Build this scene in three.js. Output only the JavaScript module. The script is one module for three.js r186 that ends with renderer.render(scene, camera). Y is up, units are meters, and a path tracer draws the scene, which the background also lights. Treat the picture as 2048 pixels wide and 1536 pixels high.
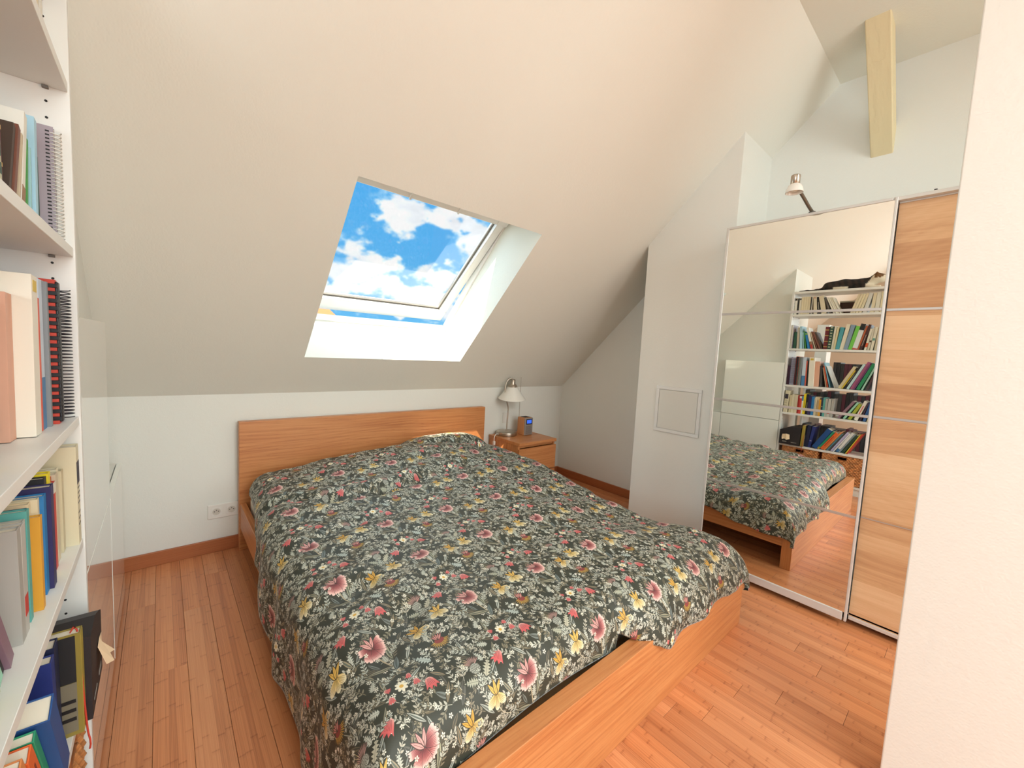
import * as THREE from 'three';
import { RoundedBoxGeometry } from 'three/addons/geometries/RoundedBoxGeometry.js';
import { mergeGeometries, mergeVertices, toCreasedNormals } from 'three/addons/utils/BufferGeometryUtils.js';
import { MarchingCubes } from 'three/addons/objects/MarchingCubes.js';
import { RectAreaLightUniformsLib } from 'three/addons/lights/RectAreaLightUniformsLib.js';
import { FontLoader } from 'three/addons/loaders/FontLoader.js';
import { TextGeometry } from 'three/addons/geometries/TextGeometry.js';

// ---------------------------------------------------------------- camera, sky, sun, daylight, exposure
const V = (x, y, z) => new THREE.Vector3(x, y, z);
const scene = new THREE.Scene();
const renderer = new THREE.WebGLRenderer({ antialias: true });
renderer.toneMapping = THREE.LinearToneMapping;
renderer.toneMappingExposure = 1.0;
renderer.shadowMap.enabled = true;
RectAreaLightUniformsLib.init();

const camera = new THREE.PerspectiveCamera(2 * Math.atan(768 / 812.15) * 180 / Math.PI, 2048 / 1536, 0.02, 400);
camera.position.set(0.4849, 1.2436, 2.8023);
camera.quaternion.setFromRotationMatrix(new THREE.Matrix4().makeBasis(
  V(0.757068, 0.051575, 0.651297), V(0.013869, 0.995386, -0.094944), V(-0.653189, 0.080912, 0.752860)));
scene.add(camera);

// hashing and noise
const H2 = (x, y, s = 0) => { let h = Math.imul(x | 0, 374761393) + Math.imul(y | 0, 668265263) + Math.imul(s | 0, 2147483647 ^ 0x5bd1e995); h = Math.imul(h ^ (h >>> 13), 1274126177); h ^= h >>> 16; return (h >>> 0) / 4294967296; };
const sm = (t) => t * t * (3 - 2 * t);
const lerp = (a, b, t) => a + (b - a) * t;
const clamp = (x, a = 0, b = 1) => Math.min(b, Math.max(a, x));
const sstep = (a, b, x) => sm(clamp((x - a) / (b - a)));
function vn(x, y, s = 0, px = 0, py = 0) {
  const ix = Math.floor(x), iy = Math.floor(y), fx = sm(x - ix), fy = sm(y - iy);
  const m = (i, p) => (p ? ((i % p) + p) % p : i);
  const a = m(ix, px), b = m(ix + 1, px), c = m(iy, py), d = m(iy + 1, py);
  return lerp(lerp(H2(a, c, s), H2(b, c, s), fx), lerp(H2(a, d, s), H2(b, d, s), fx), fy);
}
function fbm(x, y, o = 4, s = 0) { let v = 0, a = 0.5, n = 0; for (let i = 0; i < o; i++) { v += a * vn(x, y, s + i); n += a; x *= 2.03; y *= 2.03; a *= 0.5; } return v / n; }
function rng(seed) { let a = seed >>> 0; return () => { a = (a + 0x6D2B79F5) | 0; let t = Math.imul(a ^ (a >>> 15), 1 | a); t = (t + Math.imul(t ^ (t >>> 7), 61 | t)) ^ t; return ((t ^ (t >>> 14)) >>> 0) / 4294967296; }; }

// sky: blue air with cumulus clouds all round
{
  const W = 3072, Hh = 1536, data = new Uint8Array(W * Hh * 4);
  const toS = (c) => Math.round(255 * clamp(c));
  const puffs = [[-65.5, 17.2, 5, 3.4], [-58, 17.2, 5.5, 2.0], [-54.5, 14.6, 4, 3.4], [-69.5, 9.6, 5.4, 3.6], [-75, 14.4, 2.4, 2.6], [-64, 7.6, 6, 2.0], [-59, 9.3, 4.6, 3.2], [-61, 6.2, 9, 1.7], [-73, 6, 4, 1.4]];
  const gaps = [[-70.2, 16.0, 2.6, 2.8], [-64.5, 12.6, 4.2, 1.7], [-60, 13.0, 2, 1.5]];
  for (let r = 0; r < Hh; r++) {
    const el = ((r + 0.5) / Hh - 0.5) * 180, e = Math.max(el, 0);
    for (let c = 0; c < W; c++) {
      const az = ((c + 0.5) / W - 0.5) * 360, i = (r * W + c) * 4;
      const t = clamp(e / 40);
      let R = lerp(0.50, 0.26, Math.sqrt(t)), G = lerp(0.80, 0.66, Math.sqrt(t)), B = lerp(0.97, 0.95, t);
      if (el > -2) {
        const u = az / 7.5, v = e / 4.6;                                   // clouds flatten towards the horizon
        let d = vn(u * 0.55 + 3.1, v * 0.55, 1) * 0.55 + fbm(u * 1.3, v * 1.3, 7, 11) * 0.9 - 0.62;
        const ax = az + (fbm(u * 2.2, v * 2.2, 6, 31) - 0.5) * 7.5, ey = e + (fbm(u * 2.2, v * 2.2, 6, 37) - 0.5) * 5.2;
        let near = 0, g = 0;
        for (const [a0, e0, sa, se] of puffs) near = Math.max(near, 1 - Math.hypot((ax - a0) / sa, (ey - e0) / se));
        for (const [a0, e0, sa, se] of gaps) g = Math.max(g, 1 - Math.hypot((ax - a0) / sa, (ey - e0) / se));
        const here = 1 - sstep(14, 24, Math.hypot((az + 64) / 1.3, (e - 12)));
        d = lerp(d, near * 1.0 - Math.max(0, g) * 0.6 - 0.10 + (fbm(u * 6, v * 6, 5, 51) - 0.5) * 0.75, here);
        const dens = sstep(-0.06, 0.30, d) * 0.98;
        const shade = 0.97 + 0.2 * (fbm(u * 3.1 + 9, v * 3.1, 5, 71) - 0.45);
        R = lerp(R, 0.985 * shade + 0.02, dens); G = lerp(G, 0.99 * shade + 0.03, dens); B = lerp(B, 0.985 * shade + 0.05, dens);
      }
      data[i] = toS(R); data[i + 1] = toS(G); data[i + 2] = toS(B); data[i + 3] = 255;
    }
  }
  const sky = new THREE.DataTexture(data, W, Hh);
  sky.mapping = THREE.EquirectangularReflectionMapping; sky.colorSpace = THREE.SRGBColorSpace; sky.magFilter = THREE.LinearFilter; sky.needsUpdate = true;
  scene.background = sky; scene.backgroundIntensity = 1.0;
}

const PITCH = 0.7722, SA = Math.sin(PITCH), CA = Math.cos(PITCH), KH = 0.9138;   // roof pitch, knee-wall height
const CEIL = 2.94, FOLD = (CEIL - KH) / Math.tan(PITCH);                          // flat ceiling
// frame of the roof slope: x along the eaves, y up the slope, z inward
const slopeM = new THREE.Matrix4().makeBasis(V(1, 0, 0), V(0, SA, CA), V(0, -CA, SA)).setPosition(0, KH, 0);
const onSlope = (x, u, w) => V(x, u, w).applyMatrix4(slopeM);
const SKY1 = { x0: 1.112, x1: 2.182, u0: 0.333, u1: 1.458, d: 0.32 };            // skylight over the bed

const sun = new THREE.DirectionalLight(new THREE.Color().setRGB(1.0, 0.91, 0.74), 14);
sun.position.set(1.65 - 1.02 * 4, 1.5 + 1.945 * 4, 0.6 + 0.562 * 4); sun.target.position.set(1.65, 1.5, 0.6);
sun.castShadow = true; sun.shadow.mapSize.set(4096, 4096);
Object.assign(sun.shadow.camera, { left: -4, right: 4, top: 4, bottom: -4, near: 0.1, far: 30 });
scene.add(sun, sun.target);

function daylight(name, at, to, w, h, rgb, power) {
  const l = new THREE.RectAreaLight(new THREE.Color().setRGB(...rgb), power, w, h);
  l.name = name; l.position.copy(at); l.lookAt(to); scene.add(l); return l;
}
const c1 = (s, w) => onSlope((s.x0 + s.x1) / 2, (s.u0 + s.u1) / 2, w);
daylight('skylight_daylight', c1(SKY1, -0.40), c1(SKY1, 1), 1.0, 1.04, [0.64, 0.87, 1.0], 1.9);
daylight('unseen_rear_window_daylight', V(1.6, 1.6, 6.5), V(1.6, 1.6, 0), 2.3, 1.7, [0.86, 0.96, 1.0], 4);  // window out of view, placed to light surfaces facing the camera
daylight('unseen_rooflight_daylight', V(1.3, 2.92, 5.3), V(1.3, 0, 5.3), 1.9, 1.5, [0.82, 0.95, 1.0], 17);  // unseen rooflight, placed to light bed, floor and back wall from above
daylight('unseen_side_window_daylight', V(-2.56, 1.8, 3.5), V(2, 1.8, 3.5), 2.0, 1.6, [0.90, 0.97, 1.0], 5.4);  // unseen next-room window, placed to light the gable wall and column

// ---------------------------------------------------------------- materials
const C = (r, g, b) => new THREE.Color().setRGB(r / 255, g / 255, b / 255, THREE.SRGBColorSpace);
const std = (color, roughness = 0.7, extra = {}) => new THREE.MeshStandardMaterial({ color: color.isColor ? color : C(...color), roughness, ...extra });
const phys = (color, roughness, extra = {}) => new THREE.MeshPhysicalMaterial({ color: C(...color), roughness, ...extra });
function dataTex(W, Hh, f, srgb = true) {
  const data = new Uint8Array(W * Hh * 4);
  for (let y = 0; y < Hh; y++) for (let x = 0; x < W; x++) {
    const c = f(x / W, y / Hh, x, y), i = (y * W + x) * 4;
    data[i] = clamp(c[0], 0, 255); data[i + 1] = clamp(c[1], 0, 255); data[i + 2] = clamp(c[2], 0, 255); data[i + 3] = 255;
  }
  const t = new THREE.DataTexture(data, W, Hh);
  t.wrapS = t.wrapT = THREE.RepeatWrapping; t.magFilter = THREE.LinearFilter; t.minFilter = THREE.LinearMipmapLinearFilter; t.generateMipmaps = true;
  if (srgb) t.colorSpace = THREE.SRGBColorSpace;
  t.needsUpdate = true; return t;
}
const rep = (t, w, h) => { t.repeat.set(1 / w, 1 / h); return t; };
// painted plaster: fine roller stipple in the relief
const stipple = rep(dataTex(512, 512, (u, v) => { const n = 128 + 90 * (vn(u * 128, v * 128, 3, 128, 128) - 0.5) + 70 * (vn(u * 40, v * 40, 4, 40, 40) - 0.5); return [n, n, n]; }, false), 0.5, 0.5);
const M = {};
M.wall = std([236, 235, 227], 0.86, { bumpMap: stipple, bumpScale: 0.0006 });
M.slope = std([236, 234, 223], 0.88, { bumpMap: stipple, bumpScale: 0.0006 });
M.ceil = std([236, 234, 221], 0.88, { bumpMap: stipple, bumpScale: 0.0006 });
M.warmwall = std([204, 186, 166], 0.86, { bumpMap: stipple, bumpScale: 0.0006 });
M.strut = std([228, 212, 172], 0.75, { bumpMap: rep(dataTex(256, 256, (u, v) => { const n = 128 + 120 * (fbm(u * 7, v * 20, 4, 9) - 0.5); return [n, n, n]; }, false), 0.4, 0.4), bumpScale: 0.006 });
M.whitePaint = std([236, 236, 232], 0.35);
M.shelfWhite = phys([232, 230, 224], 0.42, { clearcoat: 0.15, clearcoatRoughness: 0.3 });
M.glossWhite = phys([246, 246, 238], 0.18, { clearcoat: 1, clearcoatRoughness: 0.03 });
M.glass = new THREE.MeshPhysicalMaterial({ color: 0xffffff, roughness: 0.0, transmission: 1, thickness: 0, ior: 1.45 });
M.alu = std([196, 190, 184], 0.35, { metalness: 0.75 });
M.aluLight = std([215, 212, 206], 0.42, { metalness: 0.35 });
M.mirror = std([236, 238, 232], 0.0, { metalness: 1 });
M.nickel = std([188, 178, 164], 0.28, { metalness: 1 });
M.dark = std([22, 20, 20], 0.6);
M.gasket = std([120, 116, 110], 0.7);
M.whitePlastic = std([238, 234, 226], 0.35);
M.opal = phys([252, 249, 240], 0.22, { transmission: 0.08, thickness: 0 });

// wood veneer, grain along u; 1.2 m by 0.6 m of veneer
function veneer(W, Hh, base, dark, light, bands, seed, contrast = 1) {
  return dataTex(W, Hh, (u, v) => {
    const wob = (vn(u * 3, v * 6, seed, 3, 6) - 0.5) * 0.035;
    const vv = v + wob;
    let g = vn(u * 5, vv * 90, seed + 1, 5, 0) * 0.5 + vn(u * 11, vv * 240, seed + 2, 11, 0) * 0.5;
    g += 0.2 * (Math.sin((vv * 26 + vn(u * 2, v * 3, seed + 3, 2, 3) * 5.2) * 6.283) * 0.5) + 0.3 * (vn(u * 4, vv * 22, seed + 6, 4, 22) - 0.5);
    let k = (g - 0.5) * contrast;
    const pore = vn(u * 26, v * 420, seed + 4, 26, 420) > 0.84 ? 0.14 : 0;
    let tone = 0;
    if (bands) { const bi = Math.floor(v * bands + 0.0001); tone = (H2(bi, 7, seed) - 0.5) * 0.85; const f = v * bands - bi; if (f < 0.012) tone -= 0.2; }
    k = k * 0.6 + tone - pore * contrast;
    const t = clamp(0.5 + k);
    return [0, 1, 2].map((i) => t < 0.5 ? lerp(dark[i], base[i], t * 2) : lerp(base[i], light[i], t * 2 - 1));
  });
}
const oakBedT = rep(veneer(1024, 512, [204, 134, 80], [172, 98, 52], [222, 158, 102], 0, 21, 1.0), 1.2, 0.6);
M.oakBed = phys([255, 255, 255], 0.42, { map: oakBedT, clearcoat: 0.2, clearcoatRoughness: 0.35 });
const oakDoorT = rep(veneer(1024, 1024, [214, 168, 124], [190, 140, 98], [228, 188, 146], 13, 41, 0.7), 0.9, 1.0);
M.oakDoor = phys([255, 255, 255], 0.5, { map: oakDoorT });
M.skirting = phys([255, 255, 255], 0.4, { map: rep(veneer(1024, 256, [176, 104, 62], [146, 78, 42], [192, 122, 78], 0, 61, 0.6), 1.2, 0.3) });
// bamboo boards: laminated strips with node marks; 4 boards (0.384 m) by 0.96 m
const bambooT = rep(dataTex(1024, 2048, (u, v, px, py) => {
  const strip = Math.floor(u * 20), f = u * 20 - strip;
  let t = 0.5 + (H2(strip, 1, 5) - 0.5) * 0.34;
  t += (vn(u * 700, v * 9, 6, 700, 9) - 0.5) * 0.3 + (vn(u * 240, v * 4, 7, 240, 4) - 0.5) * 0.22;
  const n = 3 + Math.floor(H2(strip, 2, 5) * 3), off = H2(strip, 3, 5);
  const q = ((v * n + off) % 1), ph = (q - 0.5) / n * 0.96 + (f - 0.5) * 0.004 * (H2(strip, 4, 5) - 0.5);
  const mark = Math.exp(-((ph / 0.0028) ** 2)) * (0.5 + 0.6 * vn(u * 300, v * 30, 8, 300, 30)) + 0.35 * Math.exp(-(((ph - 0.006) / 0.006) ** 2)) * vn(u * 200, v * 20, 9, 200, 20);
  t -= mark * 0.3; if (f < 0.05) t -= 0.10;
  t = clamp(t);
  const a = [164, 96, 58], b = [215, 142, 94], c = [234, 168, 120];
  return [0, 1, 2].map((i) => t < 0.5 ? lerp(a[i], b[i], t * 2) : lerp(b[i], c[i], t * 2 - 1));
}), 0.384, 0.96);
M.bamboo = [0, 1, 2, 3].map((i) => phys([[255, 255, 255], [244, 240, 236], [255, 248, 240], [236, 230, 226]][i], 0.36, { map: bambooT, clearcoat: 0.25, clearcoatRoughness: 0.3 }));
M.subfloor = std([110, 62, 36], 0.8);

// ---------------------------------------------------------------- building helpers
const taken = new Map();
function numbered(name) { const n = taken.get(name) || 0; taken.set(name, n + 1); return n ? name + '_' + String(n).padStart(3, '0') : name; }
const shade = (m) => { m.castShadow = true; m.receiveShadow = true; return m; };
function tag(o, label, category, group) { o.userData.label = label; o.userData.category = category; if (group) o.userData.group = group; return o; }
function thing(name, label, category, [x, y, z] = [0, 0, 0], group) { const o = new THREE.Group(); o.name = numbered(name); o.position.set(x, y, z); scene.add(o); return tag(o, label, category, group); }
function part(name, geo, mat, parent, at) { const m = shade(new THREE.Mesh(geo, mat)); m.name = name; if (at) m.position.set(...at); parent.add(m); return m; }
function struct(name, geo, mat) { const m = geo ? shade(new THREE.Mesh(geo, mat)) : new THREE.Group(); m.name = name; m.userData.kind = 'structure'; scene.add(m); return m; }
// uv in metres; grain axis g ('x','y','z') becomes u
function metreUV(geo, g = 'x', ou = 0, ov = 0) {
  const ng = geo.index ? geo.toNonIndexed() : geo; if (!ng.attributes.normal) ng.computeVertexNormals();
  const p = ng.attributes.position, n = ng.attributes.normal, uv = new Float32Array(p.count * 2), ax = { x: 0, y: 1, z: 2 }, gi = ax[g];
  for (let i = 0; i < p.count; i += 3) {
    const nn = [0, 0, 0]; for (let k = 0; k < 3; k++) { nn[0] += n.getX(i + k); nn[1] += n.getY(i + k); nn[2] += n.getZ(i + k); }
    const ab = nn.map(Math.abs), d = ab.indexOf(Math.max(...ab));
    const rest = [0, 1, 2].filter((q) => q !== d);
    let a = rest[0], b = rest[1]; if (rest.includes(gi)) { a = gi; b = rest.find((q) => q !== gi); }
    for (let k = 0; k < 3; k++) { const c = [p.getX(i + k), p.getY(i + k), p.getZ(i + k)]; uv[(i + k) * 2] = c[a] + ou; uv[(i + k) * 2 + 1] = c[b] + ov; }
  }
  ng.setAttribute('uv', new THREE.BufferAttribute(uv, 2)); return ng;
}
// box from corner to corner, edges rounded by r
function bx(x0, x1, y0, y1, z0, z1, r = 0.002, g = 'x', ou = 0, ov = 0, seg = 1) {
  const w = x1 - x0, h = y1 - y0, d = z1 - z0, rr = Math.min(r, w / 2.2, h / 2.2, d / 2.2);
  let geo = rr > 0 ? new RoundedBoxGeometry(w, h, d, seg, rr) : new THREE.BoxGeometry(w, h, d);
  geo.translate((x0 + x1) / 2, (y0 + y1) / 2, (z0 + z1) / 2);
  return metreUV(geo, g, ou, ov);
}
const merge = (...gs) => mergeGeometries(gs.map((g) => { const n = g.index ? g.toNonIndexed() : g; for (const k of Object.keys(n.attributes)) if (!['position', 'normal', 'uv'].includes(k)) n.deleteAttribute(k); return n; }));
function tube(pts, r, seg = 24, rs = 8, closed = false) { return new THREE.TubeGeometry(new THREE.CatmullRomCurve3(pts.map((p) => V(...p)), closed, 'catmullrom', 0.5), seg, r, rs, closed); }
const lathe = (pts, seg = 40) => new THREE.LatheGeometry(pts.map((p) => new THREE.Vector2(...p)), seg);
const cyl = (r0, r1, h, seg = 24) => new THREE.CylinderGeometry(r0, r1, h, seg);

// ---------------------------------------------------------------- the room
const XL = 0.27, XG = 3.597, XFAR = -2.6, ZR = 6.6;
// roof slope with its two skylight openings; the thickness of the roof makes the reveals
function slopeShape(x0, x1, u0, u1, holes) {
  const s = new THREE.Shape([[x0, u0], [x1, u0], [x1, u1], [x0, u1]].map((p) => new THREE.Vector2(...p)));
  for (const h of holes) s.holes.push(new THREE.Path([[h.x0, h.u0], [h.x0, h.u1], [h.x1, h.u1], [h.x1, h.u0]].map((p) => new THREE.Vector2(...p))));
  return s;
}
const ceiling = struct('ceiling');
{
  const g = new THREE.ExtrudeGeometry(slopeShape(XFAR - 0.1, XG + 0.1, -0.05, FOLD / CA + 0.02, [SKY1]), { depth: 0.32, bevelEnabled: false });
  g.translate(0, 0, -0.32); g.applyMatrix4(slopeM);
  part('sloped_ceiling', metreUV(g), M.slope, ceiling);
  const fs = new THREE.Shape([[XFAR - 0.1, FOLD - 0.02], [XG + 0.1, FOLD - 0.02], [XG + 0.1, ZR + 0.1], [XFAR - 0.1, ZR + 0.1]].map((p) => new THREE.Vector2(...p)));
  fs.holes.push(new THREE.Path([[0.3, 4.5], [0.3, 6.1], [2.3, 6.1], [2.3, 4.5]].map((p) => new THREE.Vector2(...p))));  // opening for the unseen rooflight
  const fg = new THREE.ExtrudeGeometry(fs, { depth: 0.3, bevelEnabled: false }); fg.rotateX(Math.PI / 2); fg.translate(0, CEIL + 0.3, 0);
  part('flat_ceiling', metreUV(fg), M.ceil, ceiling);
}
struct('wall_back', bx(XFAR - 0.1, XG + 0.1, -0.1, KH + 0.12, -0.15, 0, 0), M.wall);
struct('wall_right', bx(XG, XG + 0.15, -0.1, CEIL + 0.2, -0.1, ZR + 0.1, 0), M.wall);
// thick wall block behind the white cabinets; its top follows the roof slope
{
  const s = new THREE.Shape([[0, -0.05], [1.4, -0.05], [1.4, KH + Math.tan(PITCH) * 1.4 + 0.03], [0, KH + 0.03]].map((p) => new THREE.Vector2(...p)));
  const g = new THREE.ExtrudeGeometry(s, { depth: XL + 0.35, bevelEnabled: false }); g.rotateY(-Math.PI / 2); g.translate(XL, 0, 0);
  struct('wall_left', metreUV(g), M.wall);
}
const SW = { z0: 2.4, z1: 4.6, y0: 0.9, y1: 2.7 };  // opening of the unseen window in the next room
{
  const s = new THREE.Shape([[-0.1, -0.1], [ZR + 0.1, -0.1], [ZR + 0.1, CEIL + 0.2], [-0.1, CEIL + 0.2]].map((p) => new THREE.Vector2(...p)));
  s.holes.push(new THREE.Path([[SW.z0, SW.y0], [SW.z0, SW.y1], [SW.z1, SW.y1], [SW.z1, SW.y0]].map((p) => new THREE.Vector2(...p))));
  const g = new THREE.ExtrudeGeometry(s, { depth: 0.15, bevelEnabled: false }); g.rotateY(-Math.PI / 2); g.translate(XFAR, 0, 0);
  struct('wall_far', metreUV(g), M.warmwall);
}
// unseen rear wall, set far back, with the out-of-view curtained window in it
const RW = { x0: 0.4, x1: 2.8, y0: 0.7, y1: 2.5 };
{
  const s = new THREE.Shape([[XFAR - 0.1, -0.1], [XG + 0.1, -0.1], [XG + 0.1, CEIL + 0.2], [XFAR - 0.1, CEIL + 0.2]].map((p) => new THREE.Vector2(...p)));
  s.holes.push(new THREE.Path([[RW.x0, RW.y0], [RW.x0, RW.y1], [RW.x1, RW.y1], [RW.x1, RW.y0]].map((p) => new THREE.Vector2(...p))));
  const g = new THREE.ExtrudeGeometry(s, { depth: 0.2, bevelEnabled: false }); g.translate(0, 0, ZR);
  struct('wall_rear', metreUV(g), M.wall);
}
// partition at the right edge of the view
struct('wall_partition', bx(2.1, 2.22, -0.02, CEIL + 0.02, 2.7135, 3.26, 0.004, 'x', 0, 0, 2), M.wall);
// boxed-in chimney column beside the wardrobe, its top following the slope
{
  const z0 = 1.1591, z1 = 1.745, s = new THREE.Shape([[z0, -0.02], [z1, -0.02], [z1, KH + Math.tan(PITCH) * z1 + 0.03], [z0, KH + Math.tan(PITCH) * z0 + 0.03]].map((p) => new THREE.Vector2(...p)));
  const g = new THREE.ExtrudeGeometry(s, { depth: XG - 3.1372 + 0.02, bevelEnabled: true, bevelThickness: 0.002, bevelSize: 0.002, bevelSegments: 1 }); g.rotateY(-Math.PI / 2); g.translate(XG + 0.02, 0, 0);
  struct('wall_column', metreUV(g), M.wall);
}
// floor: bamboo boards 96 mm wide, 960 mm long, running towards the back wall
const floor = struct('floor');
{
  part('subfloor', bx(XFAR - 0.1, XG + 0.1, -0.12, -0.0135, -0.1, ZR + 0.1, 0), M.subfloor, floor);
  const ends = { 0: 0.42, 1: 0.94, 2: 0.557, 3: 1.228, 4: 0.953, 5: 0.62, 23: 2.382, 24: 2.03, 25: 2.52, 26: 2.638, 27: 2.29, 22: 2.48, 21: 2.75, 20: 2.60, 19: 2.42, 18: 2.31 };
  const cache = new Map(), r = rng(77);
  const plank = (len, k) => {
    const key = len.toFixed(2) + '_' + k;
    if (!cache.has(key)) cache.set(key, bx(0.0004, 0.0956, -0.0135, 0, 0.0004, len - 0.0004, 0.0008, 'x', (k % 4) * 0.096, (k >> 2) * 0.31));
    return cache.get(key);
  };
  const i0 = 0, i1 = 33;
  for (let i = i0; i <= i1; i++) {
    let first = ends[i] ?? r() * 0.96; while (first > 0.96) first -= 0.96; if (first < 0.12) first = 0.12 + r() * 0.1;
    let z = 0; const x = 0.353 + i * 0.096;
    for (let k = 0; z < ZR - 0.02; k++) {
      const len = Math.round(Math.min(k ? 0.96 : first, ZR - z) * 100) / 100, kind = Math.floor(r() * 12);
      part('plank', plank(len, kind), M.bamboo[Math.floor(r() * 4)], floor, [x, 0, z]); z += len;
      if (z > 3.4) { part('plank', bx(0.0004, 0.0956, -0.0135, 0, 0, ZR - z, 0.0008, 'x', kind * 0.096), M.bamboo[kind % 4], floor, [x, 0, z]); break; }
    }
  }
  // next room: further boards, out of sight but for a glimpse through the shelves
  for (let i = -31; i < i0; i++) part('plank', bx(0.0004, 0.0956, -0.0135, 0, 0, ZR, 0.0008, 'x', ((i + 32) % 4) * 0.096), M.bamboo[(i + 32) % 4], floor, [0.353 + i * 0.096, 0, 0]);
}
struct('baseboard_back', bx(XL, XG, 0, 0.0746, 0, 0.014, 0.003, 'x', 0, 0.1), M.skirting);
struct('baseboard_right', bx(XG - 0.014, XG, 0, 0.0746, 0.014, 1.155, 0.003, 'z', 0.3, 0.0), M.skirting);

// ---------------------------------------------------------------- skylights
function skylight(n, S, tilt, label) {
  const w = struct('window_' + n); w.applyMatrix4(slopeM);
  const cx = (S.x0 + S.x1) / 2, cu = (S.u0 + S.u1) / 2, hw = (S.x1 - S.x0) / 2, hh = (S.u1 - S.u0) / 2;
  const ring = (iw, ih, ow, oh, z0, z1, r = 0.003) => merge(
    bx(-ow, ow, -oh, -ih, z0, z1, r), bx(-ow, ow, ih, oh, z0, z1, r), bx(-ow, -iw, -ih, ih, z0, z1, r), bx(iw, ow, -ih, ih, z0, z1, r));
  const f = part('frame', ring(hw - 0.012, hh - 0.012, hw + 0.07, hh + 0.07, -S.d - 0.05, -S.d + 0.004), M.whitePaint, w, [cx, cu, 0]);
  part('outer_flashing', ring(hw + 0.02, hh + 0.02, hw + 0.14, hh + 0.14, -S.d - 0.014, -S.d - 0.001), M.gasket, f);
  const sash = part('sash', merge(ring(hw - 0.075, hh - 0.12, hw - 0.016, hh - 0.016, -0.035, 0.03, 0.006), bx(-hw + 0.02, hw - 0.02, hh - 0.15, hh - 0.115, -0.03, 0.03, 0.004)), M.whitePaint, w, [cx, cu, -S.d - 0.06]);
  sash.rotation.x = tilt;
  part('gasket', ring(hw - 0.079, hh - 0.123, hw - 0.074, hh - 0.118, -0.012, 0.006, 0), M.gasket, sash);
  part('inner_bead', ring(hw - 0.09, hh - 0.134, hw - 0.078, hh - 0.122, -0.014, 0.0, 0.001), M.alu, sash);
  part('glass_pane', bx(-hw + 0.085, hw - 0.085, -hh + 0.125, hh - 0.125, -0.012, -0.008, 0), M.glass, sash);
  const bar = part('control_bar', bx(-hw + 0.02, hw - 0.02, hh - 0.15, hh - 0.10, 0.03, 0.055, 0.005), M.whitePaint, sash);
  for (const x of [-0.44, -0.15, 0.15, 0.44]) part('bar_bracket', bx(x - 0.006, x + 0.006, hh - 0.154, hh - 0.096, 0.05, 0.06, 0.001), M.whitePaint, bar);
  return w;
}
skylight(1, SKY1, 0.11);
{ // unseen opal rooflight behind the camera, placed to brighten bed, floor and back wall
  const w = struct('window_4');
  part('frame', merge(bx(0.25, 2.35, CEIL + 0.3, CEIL + 0.36, 4.45, 4.5), bx(0.25, 2.35, CEIL + 0.3, CEIL + 0.36, 6.1, 6.15), bx(0.25, 0.3, CEIL + 0.3, CEIL + 0.36, 4.5, 6.1), bx(2.3, 2.35, CEIL + 0.3, CEIL + 0.36, 4.5, 6.1)), M.whitePaint, w);
  part('opal_pane', bx(0.26, 2.34, CEIL + 0.361, CEIL + 0.371, 4.46, 6.14, 0), phys([248, 248, 244], 0.95, { transmission: 0.4, thickness: 0 }), w);
}
// unseen rear window: frame, pane and drawn curtain, placed to light the camera side
{
  const w = struct('window_2');
  part('frame', merge(bx(RW.x0, RW.x1, RW.y0, RW.y0 + 0.06, ZR + 0.08, ZR + 0.14), bx(RW.x0, RW.x1, RW.y1 - 0.06, RW.y1, ZR + 0.08, ZR + 0.14), bx(RW.x0, RW.x0 + 0.06, RW.y0, RW.y1, ZR + 0.08, ZR + 0.14), bx(RW.x1 - 0.06, RW.x1, RW.y0, RW.y1, ZR + 0.08, ZR + 0.14)), M.whitePaint, w);
  part('glass_pane', bx(RW.x0 + 0.05, RW.x1 - 0.05, RW.y0 + 0.05, RW.y1 - 0.05, ZR + 0.10, ZR + 0.106, 0), M.glass, w);
  const g = new THREE.PlaneGeometry(2.7, 2.0, 160, 2), p = g.attributes.position;
  for (let i = 0; i < p.count; i++) p.setZ(i, 0.018 * Math.sin(p.getX(i) * 52));
  g.computeVertexNormals(); g.translate((RW.x0 + RW.x1) / 2, 1.6, ZR - 0.045);
  part('curtain', g, phys([246, 242, 232], 0.95, { transmission: 0.35, thickness: 0, side: THREE.DoubleSide }), w);
}
{
  const w = struct('window_3'), x0 = XFAR - 0.12, x1 = XFAR - 0.06, zm = (SW.z0 + SW.z1) / 2;  // side window out of view, placed to light gable and column
  part('frame', merge(bx(x0, x1, SW.y0, SW.y0 + 0.06, SW.z0, SW.z1), bx(x0, x1, SW.y1 - 0.06, SW.y1, SW.z0, SW.z1), bx(x0, x1, SW.y0, SW.y1, SW.z0, SW.z0 + 0.06), bx(x0, x1, SW.y0, SW.y1, SW.z1 - 0.06, SW.z1), bx(x0, x1, SW.y0, SW.y1, zm - 0.04, zm + 0.04)), M.whitePaint, w);
  part('glass_pane', bx(x0 + 0.02, x0 + 0.026, SW.y0 + 0.05, SW.y1 - 0.05, SW.z0 + 0.05, zm - 0.03, 0), M.glass, w);
  part('glass_pane', bx(x0 + 0.02, x0 + 0.026, SW.y0 + 0.05, SW.y1 - 0.05, zm + 0.03, SW.z1 - 0.05, 0), M.glass, w);
}
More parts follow.
